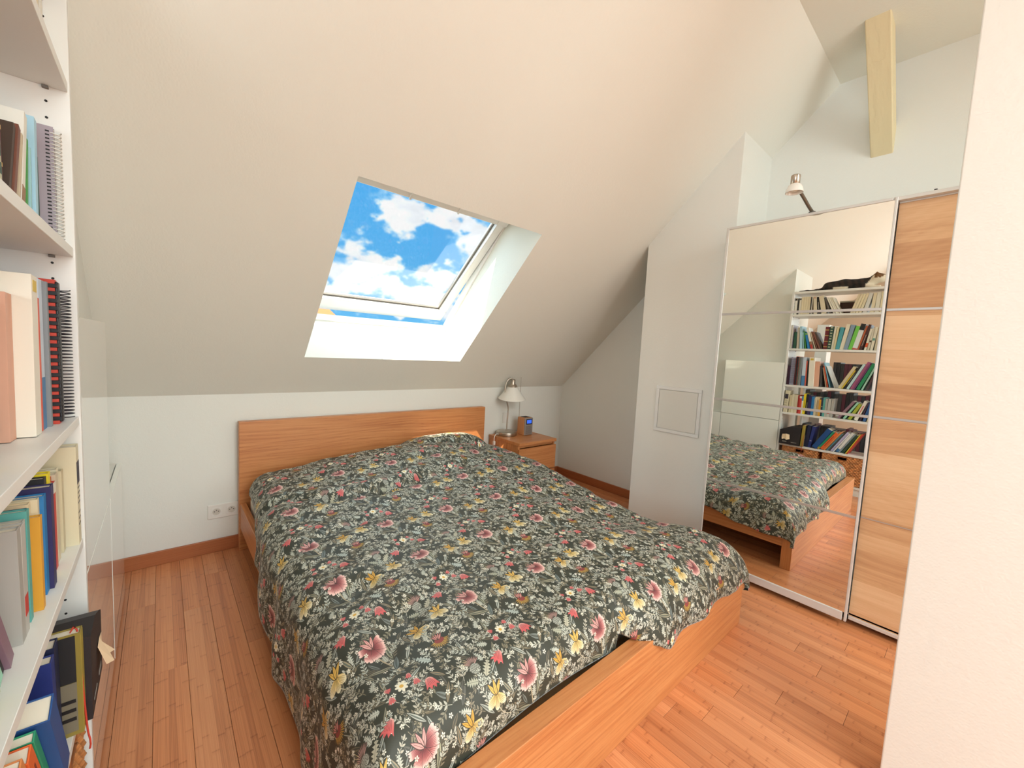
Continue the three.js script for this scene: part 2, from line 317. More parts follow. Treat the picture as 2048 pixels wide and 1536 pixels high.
// ---------------------------------------------------------------- roof strut by the gable
{
  // square-edged timber leaning from the gable wall (low) into the ceiling (high)
  const dx = 0.62, a = V(XG + 0.02, 2.44, 0), b = V(XG - dx, 2.44 + dx + 0.02, 0), dir = b.clone().sub(a).normalize(), L = a.distanceTo(b) + 0.06;
  const g = new RoundedBoxGeometry(0.098, L, 0.098, 3, 0.006); // x across the lean, y along, z width
  const p = g.attributes.position;
  for (let i = 0; i < p.count; i++) p.setX(i, p.getX(i) + 0.004 * (vn(p.getY(i) * 9, p.getZ(i) * 14, 2) - 0.5));
  const m = new THREE.Matrix4().makeBasis(V(dir.y, -dir.x, 0), dir, V(0, 0, 1));
  g.applyMatrix4(m); const mid = a.clone().add(b).multiplyScalar(0.5); g.translate(mid.x + 0.03, mid.y + 0.035, 2.31);
  const strut = shade(new THREE.Mesh(metreUV(g, 'y'), M.strut)); strut.name = 'roof_strut'; scene.add(strut);
  tag(strut, 'cream painted timber roof strut leaning from the gable wall to the ceiling', 'beam');
}
// access hatch on the column
{
  const t = thing('access_hatch', 'white square access hatch on the column beside the mirror', 'hatch', [3.137, 0.738, 1.314]);
  const w = 0.318, h = 0.317, f = 0.022;
  part('frame', merge(bx(-0.012, -0.0022, 0, f, 0, w, 0.002), bx(-0.012, -0.0022, h - f, h, 0, w, 0.002), bx(-0.012, -0.0022, f, h - f, 0, f, 0.002), bx(-0.012, -0.0022, f, h - f, w - f, w, 0.002)), M.whitePaint, t);
  part('door', bx(-0.010, -0.0022, f + 0.0025, h - f - 0.0025, f + 0.0025, w - f - 0.0025, 0.001), std([226, 225, 216], 0.5), t);
}
// ---------------------------------------------------------------- bed
const BX0 = 0.8155, BX1 = 2.5688, FZ = 2.153;
{
  const t = thing('bed_frame', 'low oak veneer double bed frame with plain headboard against the back wall', 'bed');
  part('headboard', bx(BX0, BX1, 0.0, 0.7587, 0.018, 0.0696, 0.002, 'x', 0.1, 0.2), M.oakBed, t);
  part('footboard', bx(BX0, BX1, 0.0, 0.2805, FZ - 0.056, FZ, 0.002, 'x', 0.5, 0.03), M.oakBed, t);
  for (const [x0, x1] of [[BX0 + 0.004, BX0 + 0.034], [BX1 - 0.034, BX1 - 0.004]]) part('side_rail', bx(x0, x1, 0.135, 0.2805, 0.07, FZ - 0.0565, 0.002, 'z', x0, 0.2), M.oakBed, t);
  part('centre_beam', bx(1.66, 1.72, 0.12, 0.18, 0.07, FZ - 0.057, 0.002), M.gasket, t);
  for (let i = 0; i < 14; i++) part('slat', bx(BX0 + 0.036, BX1 - 0.036, 0.182, 0.194, 0.16 + i * 0.14, 0.23 + i * 0.14, 0.001), std([214, 184, 140], 0.6), t);
}
{
  const m = shade(new THREE.Mesh(bx(0.862, 2.522, 0.196, 0.35, 0.085, 2.04, 0.05, 'x', 0, 0, 4), std([226, 220, 208], 0.9)));
  m.name = 'mattress'; scene.add(m); tag(m, 'white mattress lying in the bed frame under the floral duvet', 'mattress');
}
// floral print: one repeat, drawn on a tile
const TW = 0.31, TH = 0.318;
const floralT = (() => {
  const N = 1024, cv = document.createElement('canvas'); cv.width = cv.height = N; const g = cv.getContext('2d');
  const BG = '#383b31'; g.fillStyle = BG; g.fillRect(0, 0, N, N);
  const R = rng(4242);
  const wrap = (x, y, draw) => { for (const ox of [-N, 0, N]) for (const oy of [-N, 0, N]) { const X = x * N + ox, Y = y * N + oy; if (X < -330 || X > N + 330 || Y < -330 || Y > N + 330) continue; g.save(); g.translate(X, Y); draw(); g.restore(); } };
  const leafPath = (l, w) => { g.beginPath(); g.moveTo(0, 0); g.quadraticCurveTo(l * 0.35, -w, l, 0); g.quadraticCurveTo(l * 0.35, w, 0, 0); g.closePath(); };
  const leaf = (x, y, a, l, w, fill, line) => { g.save(); g.translate(x, y); g.rotate(a); leafPath(l, w); g.strokeStyle = BG; g.lineWidth = 9; g.lineJoin = 'round'; g.stroke(); g.fillStyle = fill; g.fill(); if (line) { g.strokeStyle = line; g.lineWidth = 2.4; g.stroke(); g.beginPath(); g.moveTo(l * 0.1, 0); g.lineTo(l * 0.8, 0); g.stroke(); } g.restore(); };
  const sprig = (x, y, a, n, len, l, w, fill, line, stem, curl = 0.06) => wrap(x, y, () => {
    g.rotate(a); g.strokeStyle = stem; g.lineWidth = 4; let px = 0, py = 0, d = 0; const st = len / n, pts = [[0, 0, 0]];
    for (let i = 0; i < n; i++) { d += curl; px += Math.cos(d) * st; py += Math.sin(d) * st; pts.push([px, py, d]); }
    g.beginPath(); pts.forEach(([X, Y], i) => (i ? g.lineTo(X, Y) : g.moveTo(X, Y))); g.stroke();
    pts.forEach(([X, Y, D], i) => { if (!i) return; const k = 1 - 0.35 * i / n; leaf(X, Y, D + 0.85, l * k, w * k, fill, line); leaf(X, Y, D - 0.85, l * k, w * k, fill, line); });
    const e = pts[n]; leaf(e[0], e[1], e[2], l * 0.8, w * 0.8, fill, line);
  });
  const longLeaf = (x, y, a, l, w, fill, line) => wrap(x, y, () => {
    g.rotate(a); g.beginPath(); g.moveTo(0, 0); g.bezierCurveTo(l * 0.3, -w * 1.5, l * 0.75, -w, l, -w * 0.4); g.bezierCurveTo(l * 0.75, w * 0.3, l * 0.35, w * 0.9, 0, 0); g.strokeStyle = BG; g.lineWidth = 12; g.stroke(); g.fillStyle = fill; g.fill();
    g.strokeStyle = line; g.lineWidth = 2; for (let i = -2; i <= 2; i++) { g.beginPath(); g.moveTo(l * 0.06, 0); g.quadraticCurveTo(l * 0.5, -w * 0.5 + i * w * 0.22, l * 0.93, -w * 0.4); g.stroke(); }
  });
  const jag = (x, y, a, l, w, fill, line) => wrap(x, y, () => {           // feathery thistle leaf
    g.rotate(a); g.beginPath(); g.moveTo(0, 0); const n = 6;
    for (let i = 1; i <= n; i++) { const t = i / n, k = w * Math.sin(Math.PI * (0.15 + 0.8 * t)); g.lineTo(l * (t - 0.09), -k * 0.35); g.lineTo(l * (t + 0.03), -k); }
    g.lineTo(l * 1.1, 0);
    for (let i = n; i >= 1; i--) { const t = i / n, k = w * Math.sin(Math.PI * (0.15 + 0.8 * t)); g.lineTo(l * (t + 0.03), k); g.lineTo(l * (t - 0.09), k * 0.35); }
    g.closePath(); g.strokeStyle = BG; g.lineWidth = 10; g.stroke(); g.fillStyle = fill; g.fill(); g.strokeStyle = line; g.lineWidth = 2.2; g.stroke(); g.beginPath(); g.moveTo(0, 0); g.lineTo(l, 0); g.stroke();
  });
  const tiny = (x, y, r, c = '#d9d8c6') => wrap(x, y, () => { g.fillStyle = c; for (let k = 0; k < 5; k++) { const a = k * 1.2566 + x * 9; g.beginPath(); g.ellipse(Math.cos(a) * r * 0.62, Math.sin(a) * r * 0.62, r * 0.4, r * 0.27, a, 0, 7); g.fill(); } });
  const line = (x, y, pts, c, w) => wrap(x, y, () => { g.strokeStyle = c; g.lineWidth = w; g.lineCap = 'round'; g.beginPath(); g.moveTo(0, 0); for (let i = 0; i < pts.length; i += 2) g.quadraticCurveTo(pts[i][0] * N, pts[i][1] * N, pts[i + 1][0] * N, pts[i + 1][1] * N); g.stroke(); });
  // ground foliage
  const spot = (i, n) => { const c = Math.ceil(Math.sqrt(n)), rr = Math.ceil(n / c); return [((i % c) + R() * 0.8) / c, (Math.floor(i / c) + R() * 0.8) / rr]; };
  for (let i = 0; i < 40; i++) longLeaf(...spot(i, 40), R() * 6.28, 90 + R() * 120, 18 + R() * 18, ['#62625a', '#73766c', '#6c6450', '#7b827c'][i % 4], '#40423a');
  for (let i = 0; i < 36; i++) sprig(...spot(i, 36), R() * 6.28, 5, 170 + R() * 60, 42, 15, ['#746d5a', '#7c7c6b', '#70664f'][i % 3], '#9c947d', '#958b72', (R() - 0.5) * 0.2);
  for (let i = 0; i < 36; i++) sprig(...spot(i, 36), -1.57 + (R() - 0.5) * 3.2, 5, 175 + R() * 50, 44, 16, ['#a9aa9b', '#b5b6a6', '#9b9c8c', '#a3987f'][i % 4], '#d6d5c6', '#cfcebc', (R() - 0.5) * 0.26);
  for (let i = 0; i < 12; i++) jag(...spot(i, 12), -1.57 + (R() - 0.5) * 2.6, 110, 34, '#c0c3b5', '#666a60');
  for (let i = 0; i < 16; i++) longLeaf(...spot(i, 16), -1.57 + (R() - 0.5) * 2.4, 120 + R() * 70, 20, ['#adb1a6', '#9c947a', '#b8bbb0', '#988668'][i % 4], '#5c645c');
  for (let i = 0; i < 49; i++) tiny(...spot(i, 49), 16 + R() * 5, '#e2e0d0');
  // stems
  line(0.5, 0.54, [[0.03, 0.14], [0.08, 0.36]], '#b7a98c', 12); line(0.90, 0.62, [[0.06, 0.1], [0.02, 0.26]], '#c3bda4', 7); line(1.158, 0.55, [[0.02, 0.12], [0.14, 0.16]], '#c3bda4', 7);
  line(0.99, 0.86, [[0.03, 0.08], [0.07, 0.16]], '#a9ad9d', 7); line(1.069, 0.29, [[0.02, 0.06], [0.08, 0.12]], '#a9ad9d', 8);
  longLeaf(0.60, 0.72, -1.45, 250, 24, '#a8a98e', '#4a4e44'); longLeaf(0.56, 0.80, 3.5, 220, 26, '#9c9880', '#4a4e44'); longLeaf(0.57, 0.86, -1.1, 150, 30, '#6f7a78', '#424a46');
  jag(0.82, 0.98, -2.3, 150, 44, '#b4beb6', '#4a504a'); jag(1.12, 0.36, -0.9, 150, 42, '#bcb9a2', '#4a504a'); jag(1.05, 0.36, 3.5, 120, 40, '#b2b39e', '#4a504a');
  // pink carnation
  wrap(0.5, 0.5, () => {
    g.rotate(-0.18);
    const petal = (a, l, w) => { g.save(); g.rotate(a); g.beginPath(); g.moveTo(0, 0); g.bezierCurveTo(l * 0.3, -w * 0.5, l * 0.85, -w, l, -w * 0.72);
      for (let k = 1; k <= 5; k++) g.lineTo(l * (1.0 + (k % 2 ? 0.06 : -0.05)), -w * 0.72 + k * w * 0.29); g.bezierCurveTo(l * 0.85, w, l * 0.3, w * 0.5, 0, 0); g.closePath(); g.strokeStyle = '#3a2a28'; g.lineWidth = 5; g.stroke();
      const gr = g.createRadialGradient(0, 0, 8, 0, 0, l); gr.addColorStop(0, '#74363a'); gr.addColorStop(0.5, '#b06664'); gr.addColorStop(0.8, '#dfa79f'); gr.addColorStop(1, '#f0d0c4'); g.fillStyle = gr; g.fill(); g.strokeStyle = '#5d2a2e'; g.lineWidth = 2;
      for (let k = -3; k <= 3; k++) { g.beginPath(); g.moveTo(l * 0.15, k * w * 0.06); g.lineTo(l * 0.82, k * w * 0.23); g.stroke(); } g.restore(); };
    petal(0.9, 125, 52); petal(2.35, 128, 54); petal(1.62, 118, 52); petal(-0.35, 132, 50); petal(3.25, 118, 34); petal(0.25, 122, 46);
    for (const a of [-1.15, -1.75, -2.3]) leaf(0, 10, a, 118, 30, '#d8a29a', '#6e3a3c');
  });
  // yellow iris pair
  const iris = (x, y, rot, gold) => wrap(x, y, () => {
    g.rotate(rot);
    for (const [a, w] of [[0.75, 40], [2.4, 40], [1.57, 30]]) { g.save(); g.rotate(a); g.beginPath(); g.moveTo(0, 0); g.bezierCurveTo(40, -w * 1.1, 105, -w * 1.2, 118, -4); g.bezierCurveTo(112, w * 1.2, 40, w, 0, 0); const gr = g.createLinearGradient(0, 0, 118, 0); gr.addColorStop(0, gold); gr.addColorStop(0.55, '#e2cc94'); gr.addColorStop(1, '#e8e2c6'); g.fillStyle = gr; g.fill(); g.strokeStyle = '#6b5a34'; g.lineWidth = 2; for (let k = -2; k <= 2; k++) { g.beginPath(); g.moveTo(16, k * 3); g.lineTo(96, k * w * 0.33); g.stroke(); } g.restore(); }
    for (const a of [-1.0, -2.15, -1.57]) leaf(0, 8, a, 112, 30, gold, '#7a5a28');
  });
  iris(0.90, 0.58, -0.35, '#d7a648'); iris(1.158, 0.50, 0.08, '#e0b85e');
  // bellflowers
  const bell = (x, y, rot, s) => wrap(x, y, () => {
    g.rotate(rot); g.scale(s, s); g.beginPath(); g.moveTo(-20, -52); g.quadraticCurveTo(0, -64, 20, -52); g.bezierCurveTo(44, -34, 40, 10, 62, 52); g.lineTo(34, 34); g.lineTo(20, 66); g.lineTo(0, 36); g.lineTo(-20, 66); g.lineTo(-34, 34); g.lineTo(-62, 52); g.bezierCurveTo(-40, 10, -44, -34, -20, -52);
    const gr = g.createLinearGradient(0, -60, 0, 60); gr.addColorStop(0, '#e7b7ab'); gr.addColorStop(0.45, '#d8736f'); gr.addColorStop(1, '#cf5a5c'); g.fillStyle = gr; g.fill(); g.strokeStyle = '#8f3c42'; g.lineWidth = 3; for (let k = -2; k <= 2; k++) { g.beginPath(); g.moveTo(k * 6, -46); g.lineTo(k * 14, 24); g.stroke(); }
  });
  bell(0.714, 0.155, 0.02, 1.0); bell(0.631, 0.075, 0.1, 0.55); bell(0.603, 0.99, 0.35, 0.45); bell(0.304, 0.27, 0.75, 1.0); bell(0.412, 0.02, -0.9, 0.45); bell(0.404, 0.116, 0.2, 0.5);
  // daisy, sunflower, thistle, snowdrops
  wrap(0.515, 0.048, () => { g.fillStyle = '#eae4cb'; for (let k = 0; k < 8; k++) { g.save(); g.rotate(k * 0.785); g.beginPath(); g.ellipse(34, 0, 21, 13, 0, 0, 7); g.fill(); g.restore(); } g.fillStyle = '#d9ac4c'; g.beginPath(); g.arc(0, 0, 17, 0, 7); g.fill(); });
  wrap(0.99, 0.82, () => { for (let k = 0; k < 13; k++) leaf(0, 6, 0.1 + k * 0.245, 96, 14, '#e0b65a', '#7c5b26'); g.fillStyle = '#8c3f3c'; g.beginPath(); g.ellipse(0, 4, 46, 34, 0, 0, 7); g.fill(); for (let k = -2; k <= 2; k++) leaf(0, -4, -1.57 + k * 0.36, 76, 16, '#e3a79c', '#9b4d4b'); });
  wrap(0.069, 0.237, () => { for (let k = -5; k <= 5; k++) leaf(0, 0, -1.57 + k * 0.2, 90, 9, '#e0b9ae', '#99736c'); g.fillStyle = '#a2a498'; g.beginPath(); g.ellipse(0, 26, 46, 42, 0, 0, 7); g.fill(); g.strokeStyle = '#4c4f47'; g.lineWidth = 3; for (let i = -2; i <= 2; i++) for (let j = 0; j < 4; j++) { g.beginPath(); g.arc(i * 18 + (j % 2) * 9, 4 + j * 17, 9, 3.3, 6.1); g.stroke(); } g.strokeStyle = '#d9cf9c'; g.lineWidth = 3; for (const a of [-2.2, -2.5, -2.0]) { g.beginPath(); g.moveTo(Math.cos(a) * 60, Math.sin(a) * 60); g.lineTo(Math.cos(a) * 125, Math.sin(a) * 125); g.stroke(); } });
  for (const [x, y] of [[0.80, 0.84], [0.85, 0.83], [0.885, 0.86], [0.25, 0.62], [0.29, 0.65]]) wrap(x, y, () => { g.fillStyle = '#eceade'; for (const a of [1.1, 1.57, 2.05]) { g.save(); g.rotate(a); g.beginPath(); g.ellipse(14, 0, 15, 7, 0, 0, 7); g.fill(); g.restore(); } });
  for (let i = 0; i < 20; i++) tiny(R(), R(), 15 + R() * 6, '#e3e0cd');
  for (let i = 0; i < 9; i++) sprig(R(), R(), -1.57 + (R() - 0.5) * 2.4, 4, 140, 42, 15, ['#a9b0a0', '#9aa296'][i % 2], '#d2d5c8', '#d0d3c4', (R() - 0.5) * 0.2);
  const t = new THREE.CanvasTexture(cv); t.colorSpace = THREE.SRGBColorSpace; t.wrapS = t.wrapT = THREE.RepeatWrapping; t.anisotropy = 8; return t;
})();
const weaveT = dataTex(64, 64, (u, v, x, y) => { const n = 128 + 50 * Math.sin(u * 6.283 * 16) * Math.sin(v * 6.283 * 16); return [n, n, n]; }, false); weaveT.repeat.set(12, 12);
M.floral = phys([255, 255, 255], 0.58, { map: floralT, sheen: 0.6, sheenRoughness: 0.35, sheenColor: C(235, 240, 235), side: THREE.DoubleSide });

// the top of the made bed: pillows under the duvet at the head, lower towards the foot
const crest = [[0.8, 0.46], [0.9, 0.488], [1.04, 0.498], [1.26, 0.535], [1.48, 0.55], [1.69, 0.562], [1.96, 0.566], [2.18, 0.545], [2.34, 0.505], [2.42, 0.49], [2.52, 0.475], [2.7, 0.45]];
function lut(t, x) { if (x <= t[0][0]) return t[0][1]; for (let i = 1; i < t.length; i++) if (x <= t[i][0]) return lerp(t[i - 1][1], t[i][1], sm((x - t[i - 1][0]) / (t[i][0] - t[i - 1][0]))); return t[t.length - 1][1]; }
const mid = [[0.1, 0.475], [0.8, 0.468], [1.0, 0.462], [1.3, 0.45], [1.65, 0.435], [1.95, 0.43], [2.2, 0.42]];
const rightDrop = [[0.3, 0.0], [0.85, 0.01], [1.3, 0.06], [1.65, 0.07], [1.93, 0.03], [2.1, 0.03]];
function segDist(x, z, ax, az, bx_, bz) { const dx = bx_ - ax, dz = bz - az, t = clamp(((x - ax) * dx + (z - az) * dz) / (dx * dx + dz * dz)); const px = ax + dx * t, pz = az + dz * t; const n = ((x - px) * -dz + (z - pz) * dx); return [Math.hypot(x - px, z - pz) * (n < 0 ? -1 : 1), t]; }
const folds = [ // x, z, x, z, depth, width, steepness to one side
  [0.93, 0.66, 1.10, 0.78, 0.022, 0.035], [1.10, 0.78, 1.36, 0.80, 0.034, 0.04], [1.36, 0.80, 1.62, 0.74, 0.03, 0.045], [1.62, 0.74, 1.98, 0.70, 0.018, 0.05], [1.98, 0.70, 2.22, 0.48, 0.014, 0.05],
  [0.84, 1.16, 1.12, 1.06, 0.016, 0.04], [1.12, 1.06, 1.5, 1.0, 0.008, 0.05], [0.80, 1.56, 1.0, 1.50, 0.022, 0.04], [1.0, 1.50, 1.3, 1.30, 0.013, 0.05], [0.84, 1.86, 1.05, 1.72, 0.018, 0.05], [1.05, 1.72, 1.3, 1.64, 0.01, 0.06],
  [1.72, 0.50, 2.08, 0.42, 0.014, 0.03], [2.3, 0.28, 2.42, 0.66, 0.016, 0.05], [2.1, 1.2, 2.5, 1.36, 0.012, 0.06], [1.6, 1.62, 2.2, 1.5, 0.008, 0.08], [1.25, 1.95, 2.0, 1.86, 0.007, 0.07], [2.05, 0.95, 2.45, 0.92, 0.010, 0.06]];
function topY(x, z) {
  const head = 1 - sstep(0.30, 0.92, z), hc = lut(crest, x);
  let y = lerp(lut(mid, z), hc, head);
  y -= lut(rightDrop, z) * sstep(1.9, 2.5, x);
  y -= 0.02 * sstep(1.25, 0.85, x) * sstep(0.8, 1.4, z);
  for (const [ax, az, cx, cz, d, w] of folds) {
    const [s, t] = segDist(x, z, ax, az, cx, cz); const d0 = d * 0.68;
    y -= d0 * Math.exp(-((s / w) ** 2)); y += d0 * 0.75 * Math.exp(-(((s + w * 1.7) / (w * 1.1)) ** 2)); y += d0 * 0.3 * Math.exp(-(((s - w * 1.9) / (w * 1.3)) ** 2));
  }
  y += 0.022 * (fbm(x * 2.6, z * 2.8, 3, 5) - 0.5) + 0.011 * (fbm(x * 5.5 + z * 2, z * 9 - x * 2, 3, 15) - 0.5);
  y += 0.005 * (vn(x * 26 + z * 9, z * 30 - x * 12, 25) - 0.5) * (0.4 + vn(x * 3, z * 3, 26));
  return y;
}
const hemL = [[0.2, 0.42], [0.5, 0.36], [0.75, 0.22], [1.0, 0.13], [1.25, 0.075], [1.6, 0.05], [2.1, 0.08]];
const hemR = [[0.2, 0.28], [0.6, 0.24], [1.2, 0.27], [1.64, 0.25], [1.87, 0.21], [2.0, 0.195], [2.2, 0.2]];
const hemF = [[1.6, 0.33], [1.72, 0.28], [1.84, 0.225], [2.1, 0.225], [2.3, 0.262], [2.57, 0.255]];
{
  const XA = 0.905, XB = 2.475, ZA = 0.235, ZB = 1.985, nl = 34, nc = 150, nr = 30, rows = [];
  const zr = []; for (let i = 0; i <= 4; i++) zr.push(['head', i / 4]); for (let i = 1; i <= 190; i++) zr.push(['top', i / 190]); for (let i = 1; i <= 30; i++) zr.push(['foot', i / 30]); zr.push(['curl', 1]);
  const pos = [], uv = [];
  for (const [kind, q] of zr) {
    const line = [], zq = kind === 'head' ? ZA : kind === 'top' ? lerp(ZA, ZB, q) : ZB, XAz = lerp(0.955, XA, sstep(0.35, 0.95, zq));
    for (let j = -1; j <= nl + nc + nr + 1; j++) {
      const jj = clamp(j, 0, nl + nc + nr), curlX = j < 0 ? -1 : j > nl + nc + nr ? 1 : 0;
      // across
      let xTop, s = 0, side = 0;
      if (jj < nl) { side = -1; xTop = XAz; } else if (jj > nl + nc) { side = 1; xTop = XB; } else xTop = lerp(XAz, XB, (jj - nl) / nc);
      const over = side > 0 ? 1 : sstep(1.60, 1.80, xTop), r2 = lerp(0.104, 0.18, over);
      let zTop = kind === 'head' ? ZA : kind === 'top' ? lerp(ZA, ZB, q) : ZB, dz = 0, z = zTop, arcZ = zTop;
      const yT = topY(xTop, zTop);
      if (kind === 'head') { const a = (1 - q) * 2.2; z = zTop - 0.02 * Math.sin(a); dz = 0.02 * (1 - Math.cos(a)); arcZ = zTop - 0.02 * a; }
      if (kind === 'foot' || kind === 'curl') {
        const hem = over > 0.02 ? lut(hemF, xTop) : 0.272 + 0.02 * Math.sin(xTop * 6), len = r2 * 1.5708 + Math.max(0, yT - r2 - hem), t = q * len, a = Math.min(t / r2, 1.5708);
        z = ZB + r2 * Math.sin(a); dz = r2 * (1 - Math.cos(a)) + Math.max(0, t - r2 * 1.5708); arcZ = ZB + t;
        if (over > 0.5) z += 0.012 * Math.sin(xTop * 21 + 1) * clamp((dz - 0.06) / 0.15);
        if (kind === 'curl') { z -= 0.02; dz += 0.004; }
      }
      let x = xTop, dx = 0, arcX = xTop;
      if (side) {
        const r = 0.11, hem = lut(side < 0 ? hemL : hemR, arcZ) , len = r * 1.5708 + Math.max(0.01, yT - r - hem), k = side < 0 ? (nl - jj) / nl : (jj - nl - nc) / nr;
        s = k * len; const a = Math.min(s / r, 1.5708);
        x = xTop + side * r * Math.sin(a); dx = r * (1 - Math.cos(a)) + Math.max(0, s - r * 1.5708); arcX = xTop + side * s;
        const low = clamp((dx - 0.04) / 0.22);
        const wav = 0.014 * Math.sin(z * 15 + 1.3 * Math.sin(z * 5.3)) + 0.010 * Math.sin(z * 34 + 2) * vn(z * 4, 1, 8);
        x += side * (low * (side < 0 ? 0.014 : 0.03) + low * wav * (side < 0 ? 0.7 : 1) + low * low * (side < 0 ? 0.004 : 0.012));
        if (curlX) { x -= side * 0.018; dx += 0.004; }
      }
      const drop = dx > 0 && dz > 0 ? Math.pow(dx ** 3 + dz ** 3, 1 / 3) : dx + dz;
      let y = Math.max(yT - drop, 0.03);
      pos.push(x, y, z);
      uv.push((arcX - 1.223) / TW + 0.5, -(arcZ - 2.094) / TH + 0.5);
      line.push(0);
    }
    rows.push(line.length);
  }
  const w = rows[0], idx = [];
  for (let i = 0; i + 1 < rows.length; i++) for (let j = 0; j + 1 < w; j++) { const a = i * w + j; idx.push(a, a + w, a + 1, a + 1, a + w, a + w + 1); }
  const g = new THREE.BufferGeometry(); g.setAttribute('position', new THREE.Float32BufferAttribute(pos, 3)); g.setAttribute('uv', new THREE.Float32BufferAttribute(uv, 2)); g.setIndex(idx); g.computeVertexNormals();
  const d = shade(new THREE.Mesh(g, M.floral)); d.name = 'duvet'; scene.add(d); tag(d, 'dark green floral duvet with pink and yellow flowers spread over the bed', 'duvet');
}
// two pillows in the same print, at the headboard under the duvet
function pillow(cx, cz, w, d, h, base, label) {
  const nu = 48, nv = 24, pos = [], uv = [], idx = [];
  for (const side of [1, -1]) for (let i = 0; i <= nu; i++) for (let j = 0; j <= nv; j++) {
    const a = i / nu * 2 - 1, b = j / nv * 2 - 1, f = Math.pow(Math.max(0, 1 - Math.abs(a) ** 3.2), 0.55) * Math.pow(Math.max(0, 1 - Math.abs(b) ** 2.6), 0.6);
    const pin = 1 - 0.05 * (1 - Math.abs(b)) * Math.abs(a) ** 3;
    pos.push(cx + a * w / 2 * pin, base + h / 2 + side * h / 2 * f + 0.006 * side * (vn(a * 6, b * 5, 3) - 0.5) * f, cz + b * d / 2 * (1 - 0.05 * (1 - Math.abs(a)) * Math.abs(b) ** 3)); uv.push((cx + a * w / 2) / TW, -(cz + b * d / 2) / TH);
  }
  const n = (nu + 1) * (nv + 1);
  for (let s = 0; s < 2; s++) for (let i = 0; i < nu; i++) for (let j = 0; j < nv; j++) { const k = s * n + i * (nv + 1) + j, q = [k, k + 1, k + nv + 1, k + 1, k + nv + 2, k + nv + 1]; if (s) q.reverse(); idx.push(...q); }
  const g = new THREE.BufferGeometry(); g.setAttribute('position', new THREE.Float32BufferAttribute(pos, 3)); g.setAttribute('uv', new THREE.Float32BufferAttribute(uv, 2)); g.setIndex(idx); g.computeVertexNormals();
  const m = shade(new THREE.Mesh(g, M.floral)); m.name = numbered('pillow'); scene.add(m); return tag(m, label, 'pillow', 'pillows at the headboard');
}
pillow(1.25, 0.27, 0.7, 0.38, 0.14, 0.352, 'floral pillow hidden under the duvet in front of the plain end of the headboard');
pillow(2.08, 0.21, 0.72, 0.27, 0.245, 0.352, 'floral pillow catching the sun behind the duvet near the nightstand');

// ---------------------------------------------------------------- nightstand
const NX0 = 2.668, NX1 = 3.1005, NZ = 0.42, NY = 0.5016;
{
  const t = thing('nightstand', 'oak veneer nightstand with two drawers in the corner beside the bed', 'nightstand', [NX0, 0, 0.016]);
  const w = NX1 - NX0, d = NZ - 0.016;
  part('top', bx(-0.002, w + 0.002, NY - 0.026, NY, 0, d, 0.002, 'x', 0.2, 0.1), M.oakBed, t);
  part('side_panel', bx(0.002, 0.02, 0, NY - 0.0265, 0, d - 0.02, 0.001, 'y', 0.4, 0.3), M.oakBed, t);
  part('side_panel', bx(w - 0.02, w - 0.002, 0, NY - 0.0265, 0, d - 0.02, 0.001, 'y', 0.1, 0.2), M.oakBed, t);
  part('back_panel', bx(0.021, w - 0.021, 0.03, NY - 0.027, 0, 0.006, 0), M.oakBed, t);
  part('recess_rail', bx(0.021, w - 0.021, NY - 0.05, NY - 0.0265, d - 0.04, d - 0.03, 0.001), M.oakBed, t);
  for (const [y0, y1] of [[0.245, NY - 0.052], [0.035, 0.238]]) part('drawer', bx(0.0, w, y0, y1, d - 0.0195, d - 0.001, 0.002, 'x', 0.3, y0), M.oakBed, t);
  part('plinth', bx(0.021, w - 0.021, 0, 0.034, d - 0.05, d - 0.03, 0.001), M.oakBed, t);
}
// table lamp
{
  const t = thing('table_lamp', 'nickel table lamp with white glass cone shade standing on the nightstand', 'lamp', [2.79, NY, 0.105]);
  part('base', lathe([[0, 0], [0.088, 0], [0.0915, 0.004], [0.0915, 0.03], [0.087, 0.036], [0.02, 0.040], [0.009, 0.046], [0, 0.046]], 48), M.nickel, t);
  part('stem', tube([[0, 0.04, 0], [0, 0.12, 0], [0.006, 0.20, 0], [0.004, 0.245, 0], [-0.012, 0.29, 0.0], [-0.03, 0.345, 0]], 0.0058, 40, 10), M.nickel, t);
  part('gooseneck', tube([[-0.03, 0.345, 0], [-0.04, 0.40, 0], [-0.028, 0.468, 0], [0.004, 0.503, 0.01], [0.026, 0.492, 0.018], [0.028, 0.47, 0.02]], 0.0055, 40, 10), M.nickel, t);
  const head = new THREE.Group(); head.name = 'lamp_head'; head.position.set(0.028, 0.466, 0.02); head.rotation.set(0.10, 0, 0.06); t.add(head);
  part('socket', lathe([[0, 0.03], [0.019, 0.03], [0.021, 0.024], [0.021, -0.01], [0.034, -0.018], [0.042, -0.032], [0.0425, -0.036], [0, -0.036]], 36), M.nickel, head);
  part('shade', lathe([[0.040, -0.034], [0.058, -0.060], [0.088, -0.100], [0.119, -0.140], [0.1215, -0.144], [0.1185, -0.145], [0.086, -0.103], [0.055, -0.062], [0.036, -0.036], [0.040, -0.034]], 56), M.opal, head);
  part('bulb', lathe([[0, -0.036], [0.014, -0.04], [0.016, -0.06], [0.026, -0.085], [0.03, -0.104], [0.024, -0.124], [0.01, -0.134], [0, -0.136]], 24), std([244, 232, 206], 0.3), head);
  const cord = part('power_cord', tube([[-0.088, 0.014, 0.0], [-0.112, 0.02, 0.004], [-0.135, 0.012, 0.01], [-0.148, -0.012, 0.015], [-0.150, -0.05, 0.018], [-0.15, -0.2, 0.01], [-0.15, -0.4, -0.03]], 0.0032, 48, 6), M.whitePlastic, t);
  part('cord_switch', bx(-0.158, -0.142, -0.07, -0.035, 0.007, 0.029, 0.004), M.whitePlastic, cord);
}
